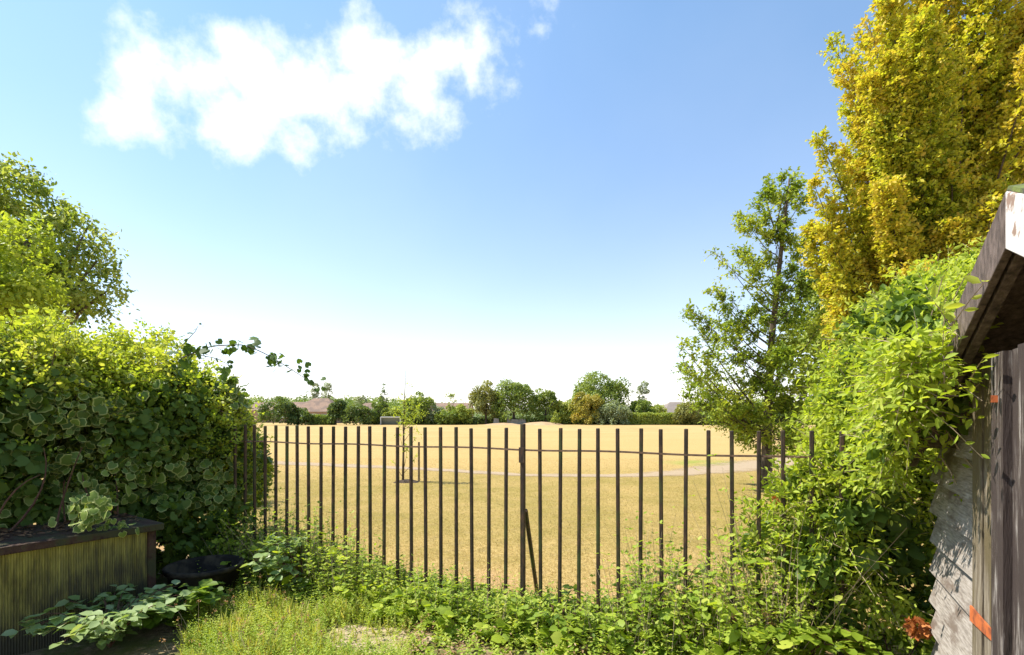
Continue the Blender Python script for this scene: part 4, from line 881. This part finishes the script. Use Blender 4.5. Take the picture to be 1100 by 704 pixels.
# ------------------------------------------------------------------ far side of the field
rng = np.random.default_rng(81)
def far_tree(label, cat, px, top, w, Y, mat, n=3200, name='broadleaf_tree', base_py=None, leaf=.34, shape='round', group=None, trunk=True, low=.1):
    ztop = EYE+(HZ-top)/F*Y; X = (px-CX)/F*Y; R = 1.1*w/2/F*Y; b = np.array([X, Y, 0])
    root = empty(name, tuple(b), label, cat, group)
    z0 = ztop*low; H = ztop-z0
    if shape == 'round':
        bl = [((X, Y, z0+H*.52), (R*.82, R*.75, H*.46)), ((X-R*.4, Y-.2, z0+H*.4), (R*.58, R*.5, H*.38)), ((X+R*.42, Y, z0+H*.42), (R*.56, R*.5, H*.40)), ((X+R*rng.uniform(-.3, .3), Y-R*.3, z0+H*.68), (R*.45, R*.4, H*.29)), ((X, Y-R*.3, z0+H*.2), (R*.8, R*.5, H*.22)), ((X-R*.5, Y-R*.2, z0+H*.14), (R*.45, R*.4, H*.18)), ((X+R*.5, Y-R*.2, z0+H*.14), (R*.45, R*.4, H*.18))]
        zc = H
    elif shape == 'cone':
        bl = [((X, Y, z0+H*(.12+.2*k)), (R*(1-.19*k)*.95, R*(1-.19*k), H*.16)) for k in range(5)]
    elif shape == 'column':
        bl = [((X+R*.15*math.sin(k*2), Y, z0+H*(.15+.23*k)), (R*(.9-.12*k), R*.8, H*.18)) for k in range(4)]
    elif shape == 'wispy':
        bl = [((X+R*rng.uniform(-.55, .55), Y+rng.uniform(-.5, .5), z0+H*rng.uniform(.25, .95)), (R*.3, R*.3, H*.12)) for k in range(13)]+[((X, Y, z0+H*.3), (R*.7, R*.5, H*.28))]
    elif shape == 'box':
        bl = None
    crown('crown', rng, bl, int(n*1.7), leaf, mat, root, TF, tvar=.7, sub=.36, nsub=max(70, n//40), up=.4, zmin=.02)
    if trunk: 
        m = MB().tube([b, (X, Y, z0+H*.3), (X+R*.1, Y, z0+H*.7)], [R*.07+.06, R*.05+.05, .04], 6)
        for a in (-.5, .45): m.tube([(X, Y, z0+H*.2), (X+R*a, Y, z0+H*.6)], [.09, .03], 5)
        m.build('trunk', M['bark'], root)
    return root
def far_hedge(label, x0, x1, top, Y, depth, mat, n, Y2=None, group=None):
    Y2 = Y2 or Y; zt = EYE+(HZ-top)/F*Y; a = np.array([(x0-CX)/F*Y, Y]); c = np.array([(x1-CX)/F*Y2, Y2])
    t = rng.random(n); u = rng.random(n); face = rng.random(n) < .5
    p = a[None]*(1-t[:, None])+c[None]*t[:, None]; top_n = zt*(1+.05*np.sin(t*17)+.03*np.sin(t*41))
    z = np.where(face, u*top_n, top_n); yo = np.where(face, 0, u*depth)
    P = np.stack([p[:, 0], p[:, 1]+yo, z], 1)+rng.normal(size=(n, 3))*.13
    N = nrm(np.where(face[:, None], [[0, -1, .3]], [[0, 0, 1]])+rng.normal(size=(n, 3))*.6)
    root = empty('clipped_hedge', (float((a[0]+c[0])/2), float((a[1]+c[1])/2), 0), label, 'hedge', group)
    P[:, 2] = np.abs(P[:, 2]); leaves('foliage', P, nrm(rng.normal(size=(n, 3))), N, .28*rng.uniform(.7, 1.3, n), .5+rng.normal(size=n)*.2, mat, TF, root)
    m = MB(); q = np.array([a[0], a[1]+.15, 0]); d = np.array([c[0]-a[0], c[1]-a[1], 0]); m.box(q, d, (0, depth-.2, 0), (0, 0, zt*.93)); m.build('branches', M['hedge_core'], root)
M['hedge_core'] = surf_mat('hedge_branches', [(.015,.02,.008),(.04,.05,.018)], 4, None, .95, .6)
GD, GM, GO, GL, GG, GY = G['far_dark'], G['far_mid'], G['far_olive'], G['far_light'], G['far_gold'], G['far_grey']
T = 'tree'
far_tree('large rounded dark clipped bush, first on the left in the far tree line', 'bush', 299, 431, 36, 96, GD, 2400, 'round_bush', low=.0, trunk=False)
far_tree('low rounded dark bush sloping down right of the large round one', 'bush', 322, 441, 26, 97, GD, 1500, 'round_bush', low=.0, trunk=False)
far_hedge('low clipped hedge in front of the brown bungalow', 330, 358, 447.5, 98, 2, GM, 1800)
far_tree('small dark pointed shrub against the bungalow wall', 'shrub', 319.5, 438, 5, 108, GD, 300, 'conifer_shrub', shape='cone', leaf=.2, trunk=False)
far_tree('dark upright rounded bush at the right end of the bungalow', 'bush', 363, 431, 19, 98, GD, 1700, 'round_bush', low=.0, trunk=False)
far_tree('broad low dark bush left of the tall conifers', 'bush', 385, 437, 34, 98, GD, 2200, 'round_bush', low=.0, trunk=False)
far_tree('feathery small tree rising over the bungalow roof, left of a pair', T, 339, 411, 9, 150, GY, 900, 'distant_tree', leaf=.3, shape='column', low=.3)
far_tree('feathery small tree rising over the bungalow roof, right of a pair', T, 352, 412, 13, 150, GY, 1200, 'distant_tree', leaf=.3, shape='column', low=.3)
far_tree('grey-green rounded tree far behind the roofs left of the conifers', T, 389, 426, 18, 150, GY, 1200, 'distant_tree', low=.2)
far_tree('dark pointed conifer, tallest of the far left trees', T, 412, 414, 13, 112, GD, 1400, 'conifer', shape='cone', leaf=.25)
far_tree('mid green conical tree just left of the tallest conifer', T, 406, 423, 19, 104, GM, 1900, 'conifer', shape='cone', leaf=.26)
far_tree('light green shrub behind the football goal', 'shrub', 420, 439, 24, 104, GL, 1300, 'round_bush', low=.0, trunk=False)
far_tree('dense green tree behind the young staked tree', T, 452, 427, 38, 102, GM, 2800, low=.02)
far_tree('dark reddish tree top showing behind the young staked tree', T, 443, 425, 16, 112, GO, 900, 'distant_tree', low=.1)
far_tree('grey-green willow bush right of the young staked tree', 'bush', 469, 438, 20, 101, GY, 1300, 'round_bush', low=.0, trunk=False)
far_tree('slender pale tree with open top left of the great round trees', T, 486, 424, 17, 103, GL, 800, shape='wispy', leaf=.25)
far_tree('light green bush left of the great round trees', 'bush', 497, 435, 22, 101, GL, 1500, 'round_bush', low=.0, trunk=False)
far_tree('low pale bush under the slender pale tree', 'bush', 481, 442, 24, 100, GM, 1300, 'round_bush', low=.0, trunk=False)
far_tree('tall olive round tree, left of the two great round trees', T, 522, 412, 32, 103, GO, 3600, low=.04)
far_tree('tall broad grey-green tree, right of the two great round trees', T, 552, 411, 46, 103, GM, 4800, low=.04)
far_tree('dark green tree right of the two great round trees', T, 586, 420, 32, 104, GM, 2800, low=.04)
far_tree('light green bush between the dark tree and the orange-tinged tree', 'bush', 606, 431, 24, 104, GL, 1600, 'round_bush', low=.0, trunk=False)
far_tree('small pale cone-shaped tree by the right sand mound', T, 597, 442, 9, 97, GL, 500, 'conifer', shape='cone', leaf=.2)
far_tree('largest domed green tree of the far tree line', T, 645, 403, 60, 106, GM, 6500, low=.08)
far_tree('yellow-orange bushy tree in front of the largest domed tree', T, 630, 422, 32, 100, GG, 2600, low=.02)
far_tree('grey-green bushy tree at the foot of the largest domed tree', T, 658, 434, 36, 99, GY, 2400, 'round_bush', low=.0, trunk=False)
far_tree('tall thin open-crowned grey-green tree right of the largest domed tree', T, 689, 411, 24, 105, GY, 1600, shape='wispy', leaf=.26)
far_tree('dark bush below the thin open-crowned tree', 'bush', 688, 430, 26, 103, GM, 1800, 'round_bush', low=.0, trunk=False)
far_tree('small light green bush behind the bright clipped hedge', 'bush', 706, 435, 18, 110, GL, 900, 'round_bush', low=.0, trunk=False)
far_hedge('long bright clipped hedge, below the grey roof', 672, 726, 445.5, 99, 2, GL, 5200)
far_tree('olive yellow-green bush in front of the grey-roofed house', 'bush', 741, 434, 32, 98, GO, 2400, 'round_bush', low=.0, trunk=False)
far_hedge('long dark hedge running right behind the airy tree', 725, 1000, 446, 99, 2.5, GD, 9000)
far_hedge('dark low hedge behind the football goal', 388, 440, 447.5, 103, 2, GD, 2400)
far_hedge('dark low hedge below the far bushes, left of the two great round trees', 440, 512, 449.5, 101, 2, GD, 2600)
far_hedge('dark hedge in shade under the great round trees', 512, 676, 449, 107, 2, GD, 5000)
for (px, top, w, mt, lab) in ((770, 436, 40, GD, 'dark rounded tree right of the olive bush, behind the airy tree'), (815, 430, 50, GM, 'green tree directly behind the airy tree trunk'), (868, 432, 50, GD, 'dark tree at the right end of the far tree line'),
                              (240, 428, 50, GM, 'green tree behind the ivy at the left end of the far tree line')):
    far_tree(lab, T, px, top, w, 103, mt, 2200, low=.05)
# distant wood on the hillside
n = 26000; X = rng.uniform(-190, 190, n); X[:16000] = rng.uniform(-170, -60, 16000); Yd = rng.uniform(235, 330, n); base = np.interp(Yd, [210, 300, 420], [-1, .55, 1.])*(6+6*np.exp(-((X+130)/95)**2))
hh = np.maximum(base, 0)+rng.uniform(2, 7.5, n)*(.75+.25*np.sin(X*.35)*np.sin(Yd*.21+X*.1)); P = np.stack([X, Yd, hh], 1)
tag(leaves('distant_wood', P, rdir(rng, n), nrm(rng.normal(size=(n, 3))*.6+np.array([0, -.4, 1])), rng.uniform(.7, 1.3, n), .5+.3*np.sin(X*.3)*np.sin(Yd*.2)+rng.normal(size=n)*.15, GM, TF), 'hazy green woodland on the low hill behind the roofs', 'woodland', kind='stuff')
# houses
def house(label, x0, x1, eave, ridge, Y, depth, name='bungalow', hip=True, windows=(), roofmat='roof_tile', base_z=0):
    X0, X1 = (x0-CX)/F*Y, (x1-CX)/F*Y; ze = EYE+(HZ-eave)/F*Y; zr = EYE+(HZ-ridge)/F*(Y+depth/2)
    root = empty(name, ((X0+X1)/2, Y, 0), label, 'house'); m = MB(); m.box((X0+.3, Y+.3, base_z), (X1-X0-.6, 0, 0), (0, depth-.6, 0), (0, 0, ze-base_z)); m.build('wall', M['brick'], root)
    i = min(depth/2, (X1-X0)*.35) if hip else 0
    m = MB(); m.add([(X0, Y, ze), (X1, Y, ze), (X1, Y+depth, ze), (X0, Y+depth, ze), (X0+i, Y+depth/2, zr), (X1-i, Y+depth/2, zr)], [(0,1,5,4),(2,3,4,5),(1,2,5),(3,0,4),(3,2,1,0)])
    m.build('roof', M[roofmat], root)
    for (wx, ww_) in windows:
        a = (wx-CX)/F*Y; f_ = MB(); f_.box((a, Y+.22, ze-1.9), (ww_, 0, 0), (0, .07, 0), (0, 0, 1.3)); fo = f_.build('window', M['white_metal'], root)
        MB().box((a+.1, Y+.2, ze-1.8), (ww_-.2, 0, 0), (0, .019, 0), (0, 0, 1.1)).build('pane', M['far_glass'], fo)
M['roof_grey'] = surf_mat('roof_grey', [(.17,.14,.12),(.24,.20,.17)], 2, None, .9, .2)
house('wide brown-roofed bungalow with hipped roof, behind the left bushes', 308, 362, 442.5, 428, 125, 12, windows=((329, 1.6), (338, 1.2), (345, 1.6), (353, 1.0)))
house('long low brown roof running left behind the rounded bush', 262, 322, 441, 432, 134, 12, hip=False, windows=((300, 1.5),))
house('small brown-roofed house between the dark bushes and the conifers', 376, 404, 443, 433, 130, 11, windows=((392, 1.4),))
house('brown-roofed house showing behind the bushes right of the young tree', 456, 506, 444, 433, 135, 12, hip=False, windows=((476, 1.5),))
house('grey-brown gabled house above the clipped hedge on the right', 712, 762, 446, 432, 118, 14, windows=((725, 1.4),), roofmat='roof_grey')
# football goal
g = empty('football_goal', tuple(gr(419, 456.6)*np.array([1,1,0])), 'small football goal with grey net before the far hedge', 'goal'); Yg = 97.5
xa, xb = (409-CX)/F*Yg, (430-CX)/F*Yg; zt = 1.5-.05
MB().tube([(xa, Yg, 0), (xa, Yg, zt)], .09, 6).tube([(xb, Yg, 0), (xb, Yg, zt)], .09, 6).tube([(xa, Yg, zt), (xb, Yg, zt)], .09, 6).build('frame', M['white_metal'], g)
MB().add([(xa, Yg+.1, zt), (xb, Yg+.1, zt), (xb, Yg+1.2, 0), (xa, Yg+1.2, 0), (xa, Yg+.1, 0), (xb, Yg+.1, 0)], [(0,1,2,3), (0,3,4), (1,5,2)]).build('net', M['net'], g)
# pale blocks and posts by the mounds
for k, (px, w, h, lab) in enumerate(((533, 1.2, 1.3, 'pale grey block beside the left sand mound, farthest left'), (546.5, .8, 1.5, 'grey post-like block in the dip between the sand mounds'), (553, 1.9, 1.1, 'long low grey block between the sand mounds'), (561, 1.5, 1.2, 'low grey block at the left foot of the right sand mound'))):
    X = (px-CX)/F*101; m = MB(); m.hexa([(X-w/2, 100.6, 0), (X+w/2, 100.6, 0), (X+w/2, 101.4, 0), (X-w/2, 101.4, 0), (X-w*.35, 100.8, h), (X+w*.4, 100.75, h*.9), (X+w*.4, 101.3, h*.9), (X-w*.35, 101.3, h)])
    tag(m.build('concrete_block', M['concrete'], bevel=.05), lab, 'block', 'pale blocks by the sand mounds')
